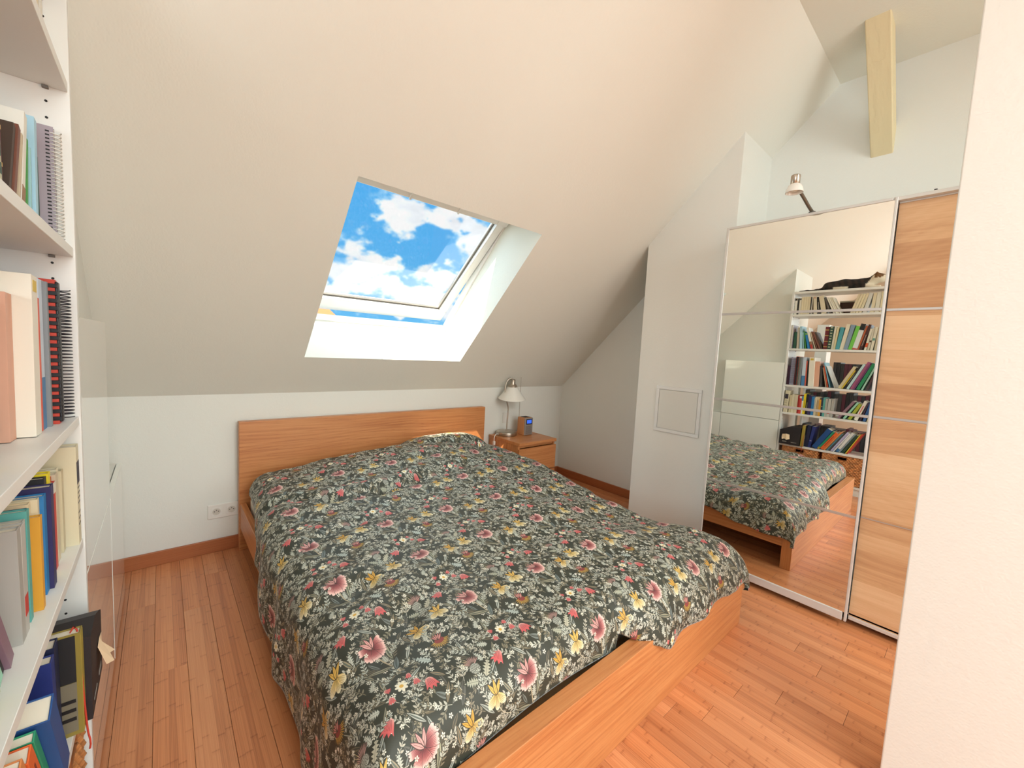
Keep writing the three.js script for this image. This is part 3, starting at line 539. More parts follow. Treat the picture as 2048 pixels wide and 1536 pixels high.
// clock radio
{
  const t = thing('clock_radio', 'small beech and silver clock radio with blue display on the nightstand', 'radio', [2.912, NY, 0.106]);
  const w = 0.1, h = 0.157, d = 0.1;
  part('case', bx(0, w, 0, h, 0, d - 0.012, 0.006, 'y', 0.2, 0.2, 3), phys([255, 255, 255], 0.45, { map: rep(veneer(512, 256, [206, 140, 90], [184, 116, 68], [220, 160, 110], 0, 91, 0.5), 1.2, 0.6) }), t);
  const f = part('front_panel', bx(0.002, w - 0.002, 0.002, h - 0.002, d - 0.0115, d, 0.004, 'x', 0, 0, 2), std([168, 160, 154], 0.4, { metalness: 0.5 }), t);
  part('display_bezel', bx(0.016, w - 0.014, h - 0.06, h - 0.012, d + 0.0002, d + 0.002, 0.001), std([34, 38, 60], 0.3), f);
  part('display', bx(0.024, w - 0.022, h - 0.05, h - 0.019, d + 0.0022, d + 0.003, 0), std([70, 120, 235], 0.4, { emissive: C(40, 95, 235), emissiveIntensity: 0.75 }), f);
  const cells = []; for (let i = 0; i < 12; i++) for (let j = 0; j < 12; j++) { const c = new THREE.CircleGeometry(0.0022, 6); c.translate(0.017 + i * 0.006, 0.014 + j * 0.0062, d + 0.0006); cells.push(c); }
  const gr = part('speaker_holes', mergeGeometries(cells), std([96, 90, 88], 0.8), f); gr.userData.kind = 'stuff';
  part('button_panel', bx(0.018, w - 0.018, h, h + 0.003, 0.02, d - 0.02, 0.001), M.dark, t);
  part('antenna', merge(cyl(0.0022, 0.0026, 0.28, 8).translate(0.006, h + 0.14, 0.012), cyl(0.0014, 0.0016, 0.10, 8).translate(0.006, h + 0.30, 0.012), new THREE.SphereGeometry(0.003, 8, 6).translate(0.006, h + 0.352, 0.012)), M.nickel, t);
}
// wall switch plate behind the lamp, double socket left of the bed
{
  const t = thing('wall_socket', 'white wall socket plate on the back wall behind the lamp', 'socket', [2.822, 0.59, 0.0]);
  part('plate', bx(0, 0.078, 0, 0.094, 0, 0.01, 0.006, 'x', 0, 0, 3), M.whitePlastic, t);
  part('insert', bx(0.016, 0.062, 0.024, 0.07, 0.0102, 0.012, 0.001), M.whitePlastic, t);
}
{
  const t = thing('double_socket', 'white double power socket with two round outlets low on the back wall', 'socket', [0.672, 0.196, 0]);
  part('plate', bx(0, 0.152, 0, 0.083, 0, 0.009, 0.006, 'x', 0, 0, 3), M.whitePlastic, t);
  for (const cx of [0.041, 0.113]) {
    const o = part('outlet', merge(bx(cx - 0.024, cx + 0.024, 0.017, 0.066, 0.0092, 0.0108, 0.0008)), std([240, 237, 230], 0.3), t);
    part('well_rim', new THREE.TorusGeometry(0.0195, 0.0012, 6, 32).translate(cx, 0.0415, 0.0112), M.whitePlastic, o);
    part('well', cyl(0.0185, 0.0185, 0.0006, 28).rotateX(Math.PI / 2).translate(cx, 0.0415, 0.0112), std([214, 208, 196], 0.5), o);
    for (const [hx, hy] of [[-0.0095, 0.0425], [0.0095, 0.0425]]) part('pin_hole', cyl(0.0026, 0.0026, 0.0004, 12).rotateX(Math.PI / 2).translate(cx + hx, hy, 0.0118), M.dark, o);
    part('earth_pin', cyl(0.0024, 0.0024, 0.008, 12).rotateX(Math.PI / 2).translate(cx, 0.051, 0.0145), M.gasket, o);
  }
}
// ---------------------------------------------------------------- wardrobe with sliding doors
const XW = 2.9604, ZM = 1.7673, ZS = 2.482;
{
  const t = thing('wardrobe', 'tall wardrobe with a mirrored sliding door and an oak sliding door', 'wardrobe');
  const zEnd = 3.24, top = 2.0106;
  const white = M.shelfWhite;
  part('side_panel', bx(3.035, XG - 0.004, 0, 2.0, ZM - 0.012, ZM + 0.006, 0.001), white, t);
  part('side_panel', bx(3.035, XG - 0.004, 0, 2.0, zEnd - 0.018, zEnd, 0.001), white, t);
  part('back_panel', bx(XG - 0.012, XG - 0.004, 0.05, 2.0, ZM + 0.007, zEnd - 0.019, 0), white, t);
  part('top_panel', bx(3.035, XG - 0.013, 1.982, 2.0, ZM + 0.007, zEnd - 0.019, 0.001), white, t);
  part('bottom_panel', bx(3.035, XG - 0.013, 0.06, 0.078, ZM + 0.007, zEnd - 0.019, 0.001), white, t);
  part('plinth', bx(3.06, 3.078, 0, 0.059, ZM + 0.007, zEnd - 0.019, 0.001), M.dark, t);
  part('top_track', bx(2.966, 3.034, 1.996, 2.012, ZM, zEnd, 0.002), M.aluLight, t);
  part('bottom_track', bx(3.0, 3.034, 0.052, 0.062, ZM, zEnd, 0.001), M.alu, t);
  // mirrored door
  const door = new THREE.Group(); door.name = 'mirror_door'; t.add(door);
  const z1 = ZS + 0.004, bars = [1.5192, 1.0253, 0.5415], fr = 0.012;
  part('door_stile', bx(XW - 0.004, XW + 0.016, 0.03, top, ZM - 0.002, ZM + fr, 0.002), M.aluLight, door);
  part('door_stile', bx(XW - 0.004, XW + 0.016, 0.03, top, ZS - 0.006, z1, 0.002), M.aluLight, door);
  part('top_rail', bx(XW - 0.004, XW + 0.016, top - 0.013, top, ZM + fr, ZS - fr, 0.002), M.aluLight, door);
  part('bottom_rail', bx(XW - 0.005, XW + 0.016, 0.03, 0.072, ZM + fr, ZS - fr, 0.003), M.aluLight, door);
  const ys = [0.072, ...bars.slice().reverse(), top - 0.013];
  for (let i = 0; i < 4; i++) part('mirror_pane', bx(XW, XW + 0.004, ys[i] + (i ? 0.006 : 0), ys[i + 1] - (i < 3 ? 0.006 : 0), ZM + fr, ZS - 0.006, 0), M.mirror, door);
  for (const y of bars) part('cross_bar', bx(XW - 0.002, XW + 0.01, y - 0.0065, y + 0.0065, ZM + fr, ZS - 0.0062, 0.001), M.alu, door);
  // oak door, one track further back
  const od = new THREE.Group(); od.name = 'oak_door'; t.add(od);
  const xd = 3.0;
  const yo = [0.048, ...bars.slice().reverse(), 1.99];
  for (let i = 0; i < 4; i++) part('oak_panel', bx(xd, xd + 0.012, yo[i] + (i ? (i === 1 ? 0.0024 : 0.005) : 0), yo[i + 1] - (i < 3 ? (i === 0 ? 0.0024 : 0.005) : 0), ZS + 0.005, zEnd - 0.02, 0.001, 'z', 0.1 + i * 0.23, i * 0.37), M.oakDoor, od);
  for (const y of bars) part('cross_bar', bx(xd - 0.002, xd + 0.01, y - (y < 0.6 ? 0.0025 : 0.0055), y + (y < 0.6 ? 0.0025 : 0.0055), ZS + 0.005, zEnd - 0.02, 0.0008), M.alu, od);
  part('bottom_rail', bx(xd - 0.004, xd + 0.016, 0.03, 0.048, ZS + 0.005, zEnd, 0.002), M.aluLight, od);
  part('top_rail', bx(xd - 0.004, xd + 0.016, 1.99, 1.996, ZS + 0.005, zEnd, 0.001), M.aluLight, od);
  part('dark_track_strip', merge(bx(2.985, 2.993, 2.012, 2.017, 2.535, 2.60, 0.001), bx(2.983, 2.996, 2.012, 2.022, 2.593, 2.603, 0.001)), M.dark, t);  // small dark strip standing on the top track
}
// small spotlight clipped on top of the wardrobe
{
  const t = thing('wardrobe_lamp', 'small nickel lamp with white glass shade reaching over the mirror door', 'lamp', [2.99, 2.0125, 2.165]);
  part('clip', bx(-0.02, 0.04, 0, 0.008, -0.014, 0.014, 0.002), M.gasket, t);
  part('arm', tube([[0.0, 0.006, 0.0], [-0.05, 0.022, -0.006], [-0.13, 0.055, -0.016], [-0.20, 0.083, -0.026]], 0.0075, 20, 10), std([120, 112, 100], 0.4, { metalness: 0.8 }), t);
  const head = new THREE.Group(); head.name = 'lamp_head'; head.position.set(-0.218, 0.10, -0.028); t.add(head);
  part('socket', lathe([[0, 0.028], [0.0185, 0.028], [0.0195, 0.025], [0.0195, -0.012], [0, -0.012]], 28), M.nickel, head);
  part('shade', lathe([[0.018, -0.012], [0.027, -0.018], [0.034, -0.034], [0.037, -0.052], [0.0345, -0.052], [0.031, -0.034], [0.024, -0.02], [0.016, -0.014], [0.018, -0.012]], 36), M.opal, head);
  part('bulb', lathe([[0, -0.012], [0.012, -0.014], [0.018, -0.03], [0.012, -0.044], [0, -0.046]], 20), std([246, 240, 224], 0.3), head);
}
// ---------------------------------------------------------------- white gloss cabinets along the left wall
{
  const t = thing('tall_cabinet', 'tall white high gloss cabinet between the low cabinet and the bookcase', 'cabinet', [XL, 0, 0.79]);
  part('body', bx(0.001, 0.05, 0.0, 1.268, 0.001, 0.608, 0.001), M.shelfWhite, t);
  part('door', bx(0.052, 0.0685, 0.6405, 1.2705, 0.0015, 0.6085, 0.0015), M.glossWhite, t);
  part('door', bx(0.052, 0.0685, 0.02, 0.6365, 0.0015, 0.6085, 0.0015), M.glossWhite, t);
}
{
  const t = thing('low_cabinet', 'low white high gloss cabinet nearest the back wall', 'cabinet', [XL, 0, 0.25]);
  part('body', bx(0.001, 0.05, 0.0, 0.622, 0.001, 0.537, 0.001), M.shelfWhite, t);
  part('top', bx(0.001, 0.0505, 0.6225, 0.638, 0.0, 0.538, 0.001), M.shelfWhite, t);
  part('door', bx(0.053, 0.0695, 0.02, 0.636, 0.0, 0.538, 0.0015), M.glossWhite, t);
}
// ---------------------------------------------------------------- bookcase (open back) between this room and the next
const BKX = 0.339, BZ0 = 1.42, BZ1 = 2.22, SHELF = [1.784, 1.426, 1.037, 0.739, 0.40];
{
  const t = thing('bookcase', 'tall white open-backed bookcase full of books at the left edge', 'bookcase');
  for (const [z0, z1] of [[BZ0 - 0.018, BZ0], [BZ1, BZ1 + 0.018]]) {
    const p = part('side_panel', bx(0.06, BKX, 0, 2.022, z0, z1, 0.001), M.shelfWhite, t);
    const zf = z0 < 1.5 ? z1 + 0.0004 : z0 - 0.0004;
    for (const x of [0.10, 0.303]) for (let k = 0; k < 52; k++) { const y = 0.18 + k * 0.0345; if (y > 1.95) break; part('shelf_pin_hole', cyl(0.0026, 0.0026, 0.0006, 8).rotateX(Math.PI / 2), M.dark, p, [x, y, zf]); }
  }
  part('top_board', bx(0.06, BKX, 2.0, 2.022, BZ0 + 0.0004, BZ1 - 0.0004, 0.001), M.shelfWhite, t);
  for (const y of [...SHELF, 0.09]) part('shelf', bx(0.062, BKX - 0.003, y - 0.021, y, BZ0 + 0.0006, BZ1 - 0.0006, 0.0012), M.shelfWhite, t);
  part('plinth', bx(BKX - 0.03, BKX - 0.012, 0, 0.0685, BZ0 + 0.0006, BZ1 - 0.0006, 0.001), M.shelfWhite, t);
  for (const y of SHELF) for (const x of [0.10, 0.303]) part('shelf_pin', bx(x - 0.005, x + 0.005, y - 0.027, y - 0.0215, BZ0, BZ0 + 0.008, 0.0008), M.gasket, t);
}
// ---------------------------------------------------------------- books
const matCache = new Map();
const bookMat = (hex) => { if (!matCache.has(hex)) matCache.set(hex, new THREE.MeshStandardMaterial({ color: new THREE.Color(hex), roughness: 0.55 })); return matCache.get(hex); };
const pageMat = std([232, 224, 204], 0.9), pageMat2 = std([214, 202, 176], 0.9);
const boxCache = new Map();
const cbx = (...a) => { const k = a.map((v) => typeof v === 'number' ? v.toFixed(4) : v).join(','); if (!boxCache.has(k)) boxCache.set(k, bx(...a)); return boxCache.get(k); };
// one book: spine towards +x at x = 0, boards in z, standing on y = 0
function makeBook(label, group, w, h, d, hex, o = {}) {
  const g = thing(o.name || 'book', label, 'book', [0, 0, 0], group), m = bookMat(hex), c = Math.min(0.0022, w * 0.16);
  if (o.soft) part('cover', cbx(-d, 0, 0, h, 0, w, 0.001), m, g);
  else {
    part('cover', merge(bx(-d, 0, 0, h, 0, c, 0.0006), bx(-d, 0, 0, h, w - c, w, 0.0006), bx(-c * 1.2, 0, 0, h, c * 0.5, w - c * 0.5, c * 0.5)), m, g);
    part('pages', cbx(-d + 0.003, -c * 1.2, 0.002, h - 0.003, c, w - c, 0), o.old ? pageMat2 : pageMat, g);
  }
  for (const [a, b, hx, f0 = 0.08, f1 = 0.92] of o.bands || []) part('spine_print', cbx(-0.0002, 0.0005, h * a, h * b, w * f0, w * f1, 0), bookMat(hx), g);
  return g;
}
// a row: [w mm, h mm, lean deg (+ towards the room), colour, label, options]
function bookRow(y, z0, list, where, xf = 0.30, dd = 0.14) {
  let cur = z0, prev = null; const r = rng(Math.round(y * 1000));
  for (const [wm, hm, lean, hex, label, o = {}] of list) {
    if (hex === null) { cur += wm / 1000; prev = null; continue; }
    const w = wm / 1000, h = hm / 1000, a = lean * Math.PI / 180;
    if (prev) cur += Math.max(0, Math.min(prev[0], h) * (Math.tan(prev[1]) - Math.tan(a)));
    const wide = w / Math.cos(a);
    if (cur + wide > BZ1 - 0.002) break;
    const g = makeBook(label + ' ' + where, o.group, w - 0.0006, h, o.d || dd + r() * 0.02, hex, o);
    g.rotation.x = a;
    if (a <= 0) g.position.set(o.x || xf + (r() - 0.5) * 0.012, y, cur);
    else { const p = cur + wide; g.position.set(o.x || xf + (r() - 0.5) * 0.012, y + w * Math.sin(a), p - w * Math.cos(a)); }
    cur += wide + 0.0004; prev = [h, a];
  }
}
const white = '#e6dfcd', cream = '#e2d3b2', ivory = '#ded6c4', GP = 'cream paperbacks on the top bookcase shelf';
const pb = (w, h, lean, c = cream) => [w, h, lean, c, lean < -1 ? 'thin white paperback leaning left' : lean > 9 ? 'cream paperback leaning right beside the gap' : lean > 3.5 || c === '#e5d6b0' ? 'cream paperback leaning right' : lean || c === white ? 'plain upright cream paperback near the right end' : 'plain upright cream paperback left of the leaning ones', { group: GP + (lean < -1 ? ', leaning left' : lean > 9 ? ', leaning right' : '') }];
bookRow(SHELF[0], BZ0 + 0.003, [
  [23, 178, 0, '#e9e4d6', 'white paperback with black spine label, at the far end', { bands: [[0.84, 0.96, '#22201e']] }], [6, 0, 0, null], [12, 172, 0, '#2a2826', 'thin black paperback beside the black-labelled one'],
  [18, 176, 0, '#dcd5c4', 'off-white paperback with a small black emblem', { bands: [[0.88, 0.96, '#2a2826']] }], pb(20, 182, 0), pb(20, 182, 0), pb(19, 184, 0), pb(19, 183, 0), [8, 180, 0, '#2c2a28', 'very thin black paperback between cream ones'], [9, 178, 0, '#d8d2c4', 'very thin white paperback beside the thin black one'],
  [28, 182, -6, '#d9ccb0', 'beige paperback with a red mark at the spine top', { bands: [[0.9, 0.95, '#b84a3c', 0.3, 0.7]] }], [18, 178, -9, '#1f1d1c', 'black paperback with white lettering leaning left', { bands: [[0.3, 0.7, '#b9b4a8', 0.35, 0.6]] }],
  [40, 186, -12, '#ddd0b2', 'thickest cream paperback leaning to the left'], [16, 176, -19, '#5a5550', 'dark grey paperback leaning left'], pb(13, 180, -24, white), pb(13, 180, -25, white), pb(13, 182, -25, white), pb(12, 182, -26, white),
  [62, 0, 0, null], pb(20, 186, 15), pb(18, 188, 15), pb(18, 186, 14, '#e5d6b0'), pb(20, 190, 13), [30, 192, 11, '#d8d6ce', 'thick pale grey paperback leaning right'], pb(26, 186, 3), pb(33, 192, 2, white), pb(27, 196, 1, '#e8dcb8'), pb(22, 196, 0.6), pb(24, 194, 0.5), pb(20, 190, 0.4)],
  'on the top bookcase shelf', 0.30, 0.115);
bookRow(SHELF[1], BZ0 + 0.024, [
  [26, 178, 0, '#2e5a46', 'dark green hardback'], [22, 226, -2, '#cfc4b0', 'tall beige book beside the dark green one'], [22, 236, -4, '#a9cfdf', 'tall light blue book', { x: 0.298 }], [9, 172, -6, '#9fc9cc', 'thin pale turquoise booklet', { soft: 1 }], [9, 186, -9, '#4f9a4a', 'thin green booklet', { soft: 1 }],
  [22, 172, -13, '#2789cf', 'bright blue paperback with a green tab', { bands: [[0.86, 0.97, '#7db648']] }], [22, 226, -15, '#eae6da', 'tall white book with a red and brown spine foot', { bands: [[0.0, 0.2, '#b8372c', 0, 1], [0.2, 0.34, '#9c7350', 0, 1]] }], [9, 182, -18, '#c9b79a', 'thin tan booklet', { soft: 1 }], [10, 192, -20, '#8d5a44', 'thin brown booklet', { soft: 1 }], [16, 190, -22, '#7a4a3a', 'reddish brown paperback'], [14, 186, -22, '#4a3a30', 'dark brown paperback leaning on its neighbour'],
  [34, 228, 1, '#6e2028', 'maroon leather volume with gold bands', { bands: [[0.1, 0.13, '#c9a45a', 0, 1], [0.34, 0.37, '#c9a45a', 0, 1], [0.6, 0.63, '#c9a45a', 0, 1], [0.84, 0.88, '#c9a45a', 0, 1]], d: 0.16 }], [30, 232, 2, '#28483a', 'dark green leather volume with pale spine dots', { bands: [0.08, 0.2, 0.32, 0.44, 0.56, 0.68, 0.8, 0.92].map((a) => [a, a + 0.04, '#c4bfa0', 0.2, 0.8]) }],
  [18, 236, 3, '#e8e2cc', 'narrow cream book right of the green leather volume'], [18, 226, 4, '#e3d4a8', 'narrow yellowish book left of the teal one'], [32, 222, 6, '#4f9da6', 'teal hardback'], [32, 254, 8, '#e6dcc4', 'tall cream book right of the teal one'], [32, 246, 9, '#8498aa', 'slate blue hardback'], [30, 236, 11, '#74c44e', 'lime green hardback'],
  [38, 256, 11, '#dfe2e0', 'white book with a black spine head', { bands: [[0.76, 1.0, '#1e2024', 0, 1], [0.0, 0.06, '#c85a50', 0, 1]] }], [14, 240, 12, '#c0643c', 'narrow orange brown book'], [22, 250, 12, '#4a2a28', 'dark maroon book with white lettering', { bands: [[0.15, 0.6, '#b9a496', 0.4, 0.6]] }],
  [18, 208, 8, '#e8e0cc', 'white book with an orange block on its spine', { bands: [[0.14, 0.34, '#d8582e', 0, 1]] }], [18, 214, 7, '#e6decb', 'white book with a dark square on its spine', { bands: [[0.36, 0.44, '#5a4038', 0.1, 0.9]] }], [20, 222, 6, '#e4dcc6', 'cream book with a green square on its spine', { bands: [[0.42, 0.52, '#5c9488', 0.05, 0.95]] }], [24, 220, 4, '#ded4ba', 'beige paperback near the right end'], [12, 206, 3, '#c9a784', 'thin tan book at the right end'], [18, 204, 1, '#dcccae', 'last beige book at the right end']],
  'on the second bookcase shelf', 0.292, 0.15);
bookRow(SHELF[2], BZ0 + 0.004, [
  [24, 205, 0, '#4a2440', 'short dark purple book'], [46, 0, 0, null],
  [24, 306, 0, '#c8402e', 'red comb-bound report', { x: 0.318, d: 0.2, soft: 1 }], [16, 300, 0, '#98a49a', 'grey green folder', { d: 0.21 }], [15, 298, 0, '#86898c', 'grey plastic folder', { d: 0.21 }], [32, 300, -1, '#c9d4e0', 'pale blue and white folder', { bands: [[0.0, 0.35, '#4a7ca8', 0, 1]], d: 0.22 }], [10, 262, -1, '#d8604a', 'thin coral booklet', { soft: 1 }], [14, 270, -1, '#2a2626', 'narrow black folder'],
  [46, 300, -2, '#ece4d4', 'wide cream binder with a yellow emblem', { bands: [[0.9, 0.97, '#d8b84a', 0.2, 0.8]], d: 0.235, x: 0.307 }], [40, 262, -2, '#dca68c', 'salmon pink book', { d: 0.19, x: 0.283 }], [16, 220, -4, '#4a4644', 'narrow charcoal book', { x: 0.27 }], [8, 205, -12, '#c9b090', 'thin tan booklet', { soft: 1, x: 0.252 }], [10, 222, -13, '#dc5a34', 'thin orange booklet', { soft: 1, x: 0.252 }], [9, 262, -15, '#7fb8cc', 'thin sky blue booklet', { soft: 1, x: 0.252 }], [9, 236, -22, '#d8d8d2', 'thin white booklet leaning far left', { soft: 1, x: 0.252 }],
  [22, 0, 0, null], [26, 242, 25, '#d2c49c', 'thick straw coloured book leaning right'], [12, 206, 25, '#d8b838', 'narrow yellow book leaning right', { soft: 1 }], [14, 268, 24, '#22211f', 'narrow black book with pale lettering leaning right', { bands: [[0.2, 0.6, '#a8a290', 0.4, 0.6]] }], [20, 272, 23, '#bcd6d6', 'pale turquoise hardback leaning right'], [26, 292, 22, '#a85a80', 'mauve pink hardback leaning right'], [10, 268, 22, '#6a3a68', 'thin plum book leaning right', { soft: 1 }], [28, 276, 21, '#2a8a5a', 'emerald green hardback leaning right'],
  [14, 262, 19, '#9cc4b0', 'narrow mint book leaning right'], [18, 252, 15, '#4a3a40', 'dark aubergine book leaning right'], [20, 246, 9, '#d6c8a4', 'cream book at the right end'], [22, 252, 5, '#c4d4be', 'pale green book last on the right'], [20, 240, 2, '#8a2a30', 'dark red book at the very end']],
  'on the third bookcase shelf', 0.306, 0.17);
bookRow(SHELF[3], BZ0 + 0.05, [
  [22, 188, 0, '#c9bc9c', 'beige paperback'], [24, 198, 0, '#ded4b8', 'cream paperback left of the beige and red books'], [28, 194, 0, '#d2c4a8', 'thick buff paperback left of the red books'], [16, 192, 0, '#b8302c', 'red paperback'], [20, 186, 0, '#cc4438', 'red book with a white spine head', { bands: [[0.88, 1, '#e4dccb', 0, 1]] }], [14, 188, 0, '#e4e0d4', 'narrow white blue-headed book', { bands: [[0.74, 1, '#3f8cb4', 0, 1]] }],
  [22, 216, 0, '#f0d820', 'bright yellow book with black lettering', { bands: [[0.12, 0.72, '#5a5416', 0.42, 0.58]], x: 0.312 }], [22, 212, 0, '#1e1e24', 'black art book with white lettering', { bands: [[0.2, 0.6, '#b8b49c', 0.4, 0.62]], x: 0.31, kunst: 1 }], [26, 202, 0, '#2c2658', 'dark navy cloth hardback', { x: 0.322, d: 0.17 }], [22, 192, 0, '#2a7ab4', 'mid blue hardback', { x: 0.316, d: 0.16 }], [9, 188, 0, '#e6e2d8', 'very narrow white book', { soft: 1 }], [14, 194, 0, '#dccdac', 'narrow cream book'], [18, 192, 0, '#e4cfa8', 'peach cream book'], [16, 172, 0, '#d89a2e', 'amber paperback', { x: 0.32 }],
  [16, 192, 0, '#2a4468', 'narrow navy book with pale dots', { bands: [[0.5, 0.55, '#a8b4bc', 0.2, 0.8]] }], [18, 196, 0, '#5aa49c', 'turquoise paperback'], [20, 184, 0, '#b4b0a6', 'grey paperback left of the one with a red dot'], [24, 186, 1, '#bcb8b0', 'grey paperback with a red block low on its spine', { bands: [[0.18, 0.36, '#c23a30', 0.1, 0.9]] }], [22, 190, 2, '#a8a49c', 'grey paperback right of the one with a red block'],
  [34, 0, 0, null], [22, 208, 31, '#8a6a78', 'mauve grey book leaning far right'], [9, 206, 31, '#1e1c1c', 'thin black booklet leaning far right', { soft: 1 }], [18, 196, 29, '#9ad0b4', 'mint green book leaning far right'], [24, 176, 24, '#a4b03c', 'olive yellow book leaning right'], [28, 204, 18, '#e6e0d4', 'white book with red lettering leaning right', { bands: [[0.2, 0.75, '#c85048', 0.38, 0.62]] }], [12, 192, 14, '#3a2c44', 'narrow dark violet book'],
  [22, 194, 11, '#2f5a92', 'royal blue book'], [16, 196, 9, '#e2d8b6', 'cream book right of the royal blue one'], [18, 200, 8, '#dfe0da', 'white book right of the cream one'], [10, 196, 7, '#c4d8d8', 'thin pale blue book'], [26, 206, 6, '#5a94c0', 'light blue hardback at the right'], [28, 196, 3, '#34423c', 'blackish green hardback at the right end']],
  'on the fourth bookcase shelf', 0.308, 0.14);
bookRow(SHELF[4], BZ0 + 0.197, [
  [26, 226, 2, '#8c7a34', 'black and gold edged volume with a red ribbon', { x: 0.352, d: 0.2, ribbon: 1, bands: [[0.02, 0.98, '#a8923c', 0, 1]] }], [34, 232, 4, '#1e2444', 'dark navy volume'], [26, 224, 6, '#28367a', 'indigo volume', { bands: [[0.3, 0.34, '#9a9ab4', 0.2, 0.8]] }], [44, 238, 29, '#22508e', 'large blue cloth volume leaning right', { d: 0.19, x: 0.34 }], [18, 224, 30, '#2e9a72', 'jade green book leaning right', { bands: [[0.0, 0.1, '#c4a440', 0, 1]] }], [28, 216, 31, '#e4682c', 'bright orange book leaning right', { bands: [[0.2, 0.8, '#7a3418', 0.42, 0.58]] }],
  [14, 238, 31, '#d8884c', 'pale orange book leaning right'], [14, 214, 30, '#5a8a94', 'grey teal book leaning right'], [10, 222, 30, '#4a4a4c', 'thin charcoal booklet leaning right', { soft: 1 }], [20, 234, 29, '#bcb8dc', 'lavender book leaning right'], [10, 230, 29, '#e2e2e4', 'thin white booklet leaning right', { soft: 1 }], [22, 232, 28, '#dcdcd8', 'white book with a blue foot leaning right', { bands: [[0, 0.16, '#3a6a98', 0, 1]] }], [14, 222, 28, '#8a98a0', 'grey blue book leaning right'], [22, 216, 27, '#2c4434', 'bottle green book leaning right'], [8, 226, 25, '#d8c43c', 'thin yellow booklet leaning right', { soft: 1 }], [10, 232, 25, '#c2402e', 'thin red book leaning right', { soft: 1 }]],
  'on the lowest book shelf', 0.322, 0.16);
// spiral notebook with grey covers, far end of the second shelf
function coil(parent, name, x, z0, w, h, turns, r, mat, thick = 0.0011) {
  const pts = []; const n = turns * 10;
  for (let i = 0; i <= n; i++) { const a = i / 10 * Math.PI * 2; pts.push(V(x + Math.cos(a) * r, 0.008 + (h - 0.016) * i / n, z0 + w / 2 + Math.sin(a) * r)); }
  return part(name, new THREE.TubeGeometry(new THREE.CatmullRomCurve3(pts), n * 2, thick, 5), mat, parent);
}
{
  const t = thing('spiral_notebook', 'grey ring-bound notebook against the far side panel on the second bookcase shelf', 'notebook', [0.322, SHELF[1], BZ0 + 0.003]);
  part('cover', bx(-0.2, -0.008, 0, 0.25, 0, 0.0012, 0.0004), std([150, 140, 146], 0.5), t);
  part('pages', bx(-0.198, -0.009, 0.003, 0.247, 0.0014, 0.0125, 0), pageMat, t);
  part('cover', bx(-0.2, -0.008, 0, 0.25, 0.0128, 0.014, 0.0004), std([164, 152, 160], 0.5), t);
  coil(t, 'wire_binding', -0.006, 0, 0.014, 0.25, 30, 0.009, M.whitePlastic, 0.0012);
  const holes = []; for (let i = 0; i < 30; i++) holes.push(bx(-0.02, -0.014, 0.0115 + i * 0.0078, 0.0145 + i * 0.0078, 0.0141, 0.0144, 0));
  part('punch_holes', merge(...holes), M.dark, t).userData.kind = 'stuff';
}
{
  const t = thing('coil_bound_book', 'thick lavender book with a black plastic coil at the far end of the third shelf', 'book', [0.326, SHELF[2], BZ0 + 0.030]);
  part('cover', bx(-0.21, -0.012, 0, 0.297, 0, 0.002, 0.0005), std([126, 112, 160], 0.4), t);
  part('pages', bx(-0.208, -0.014, 0.003, 0.294, 0.0022, 0.0395, 0), std([196, 192, 214], 0.8), t);
  part('cover', bx(-0.21, -0.012, 0, 0.297, 0.0398, 0.0415, 0.0005), std([150, 150, 186], 0.4), t);
  coil(t, 'coil_binding', -0.012, 0, 0.0415, 0.297, 38, 0.0205, std([34, 32, 40], 0.35), 0.0013);
}
{ // black comb on the red report
  const red = scene.children.find((o) => o.userData.label?.startsWith('red comb-bound'));
  const teeth = []; for (let i = 0; i < 19; i++) teeth.push(bx(-0.012, 0.004, 0.008 + i * 0.0156, 0.0165 + i * 0.0156, 0.0155, 0.026, 0.001));
  const comb = part('comb_binding', merge(bx(-0.002, 0.005, 0.004, 0.302, 0.004, 0.022, 0.004), ...teeth), std([26, 24, 28], 0.35), red);
}
{ // gold edges, dark board and ribbon of the volume beside the box
  const b = scene.children.find((o) => o.userData.label?.startsWith('black and gold'));
  part('dark_board', bx(-0.192, -0.008, 0.12, 0.222, 0.0257, 0.0264, 0), std([30, 32, 34], 0.5), b);
  part('print_panel', bx(-0.192, -0.008, 0.01, 0.119, 0.0257, 0.0264, 0), std([120, 112, 92], 0.6), b);
  for (const y of [0.035, 0.055, 0.075]) part('print_stripe', bx(-0.19, -0.01, y, y + 0.008, 0.0265, 0.0268, 0), M.dark, b);
  part('ribbon', tube([[-0.016, 0.224, 0.014], [-0.006, 0.228, 0.014], [0.0, 0.1, 0.022], [0.004, 0.0, 0.02], [0.008, -0.03, 0.022], [0.006, -0.05, 0.018]], 0.0018, 24, 5), std([196, 62, 44], 0.6), b);
}
{ // book wrapped in a newspaper-like printed jacket, far end of the fourth shelf
  const t = makeBook('cream jacketed book printed with dark text lines, far end of fourth shelf', null, 0.034, 0.236, 0.15, '#d8cdae', { bands: [[0.62, 0.84, '#2e2a3a', 0.05, 0.95], ...[0.2, 0.26, 0.32, 0.42, 0.47, 0.52, 0.57].map((a) => [a, a + 0.012, '#6a6458', 0.15, 0.85])] });
  part('jacket_band', bx(-0.034, -0.002, 0.15, 0.2, 0.0334, 0.0338, 0), std([46, 42, 58], 0.6), t);
  for (const y of [0.035, 0.052, 0.069, 0.094, 0.106, 0.118, 0.13]) part('jacket_text', bx(-0.032, -0.006, y, y + 0.003, 0.0334, 0.0338, 0), std([106, 100, 88], 0.7), t);
  t.position.set(0.334, SHELF[3], BZ0 + 0.006); t.rotation.x = 0.03;
}
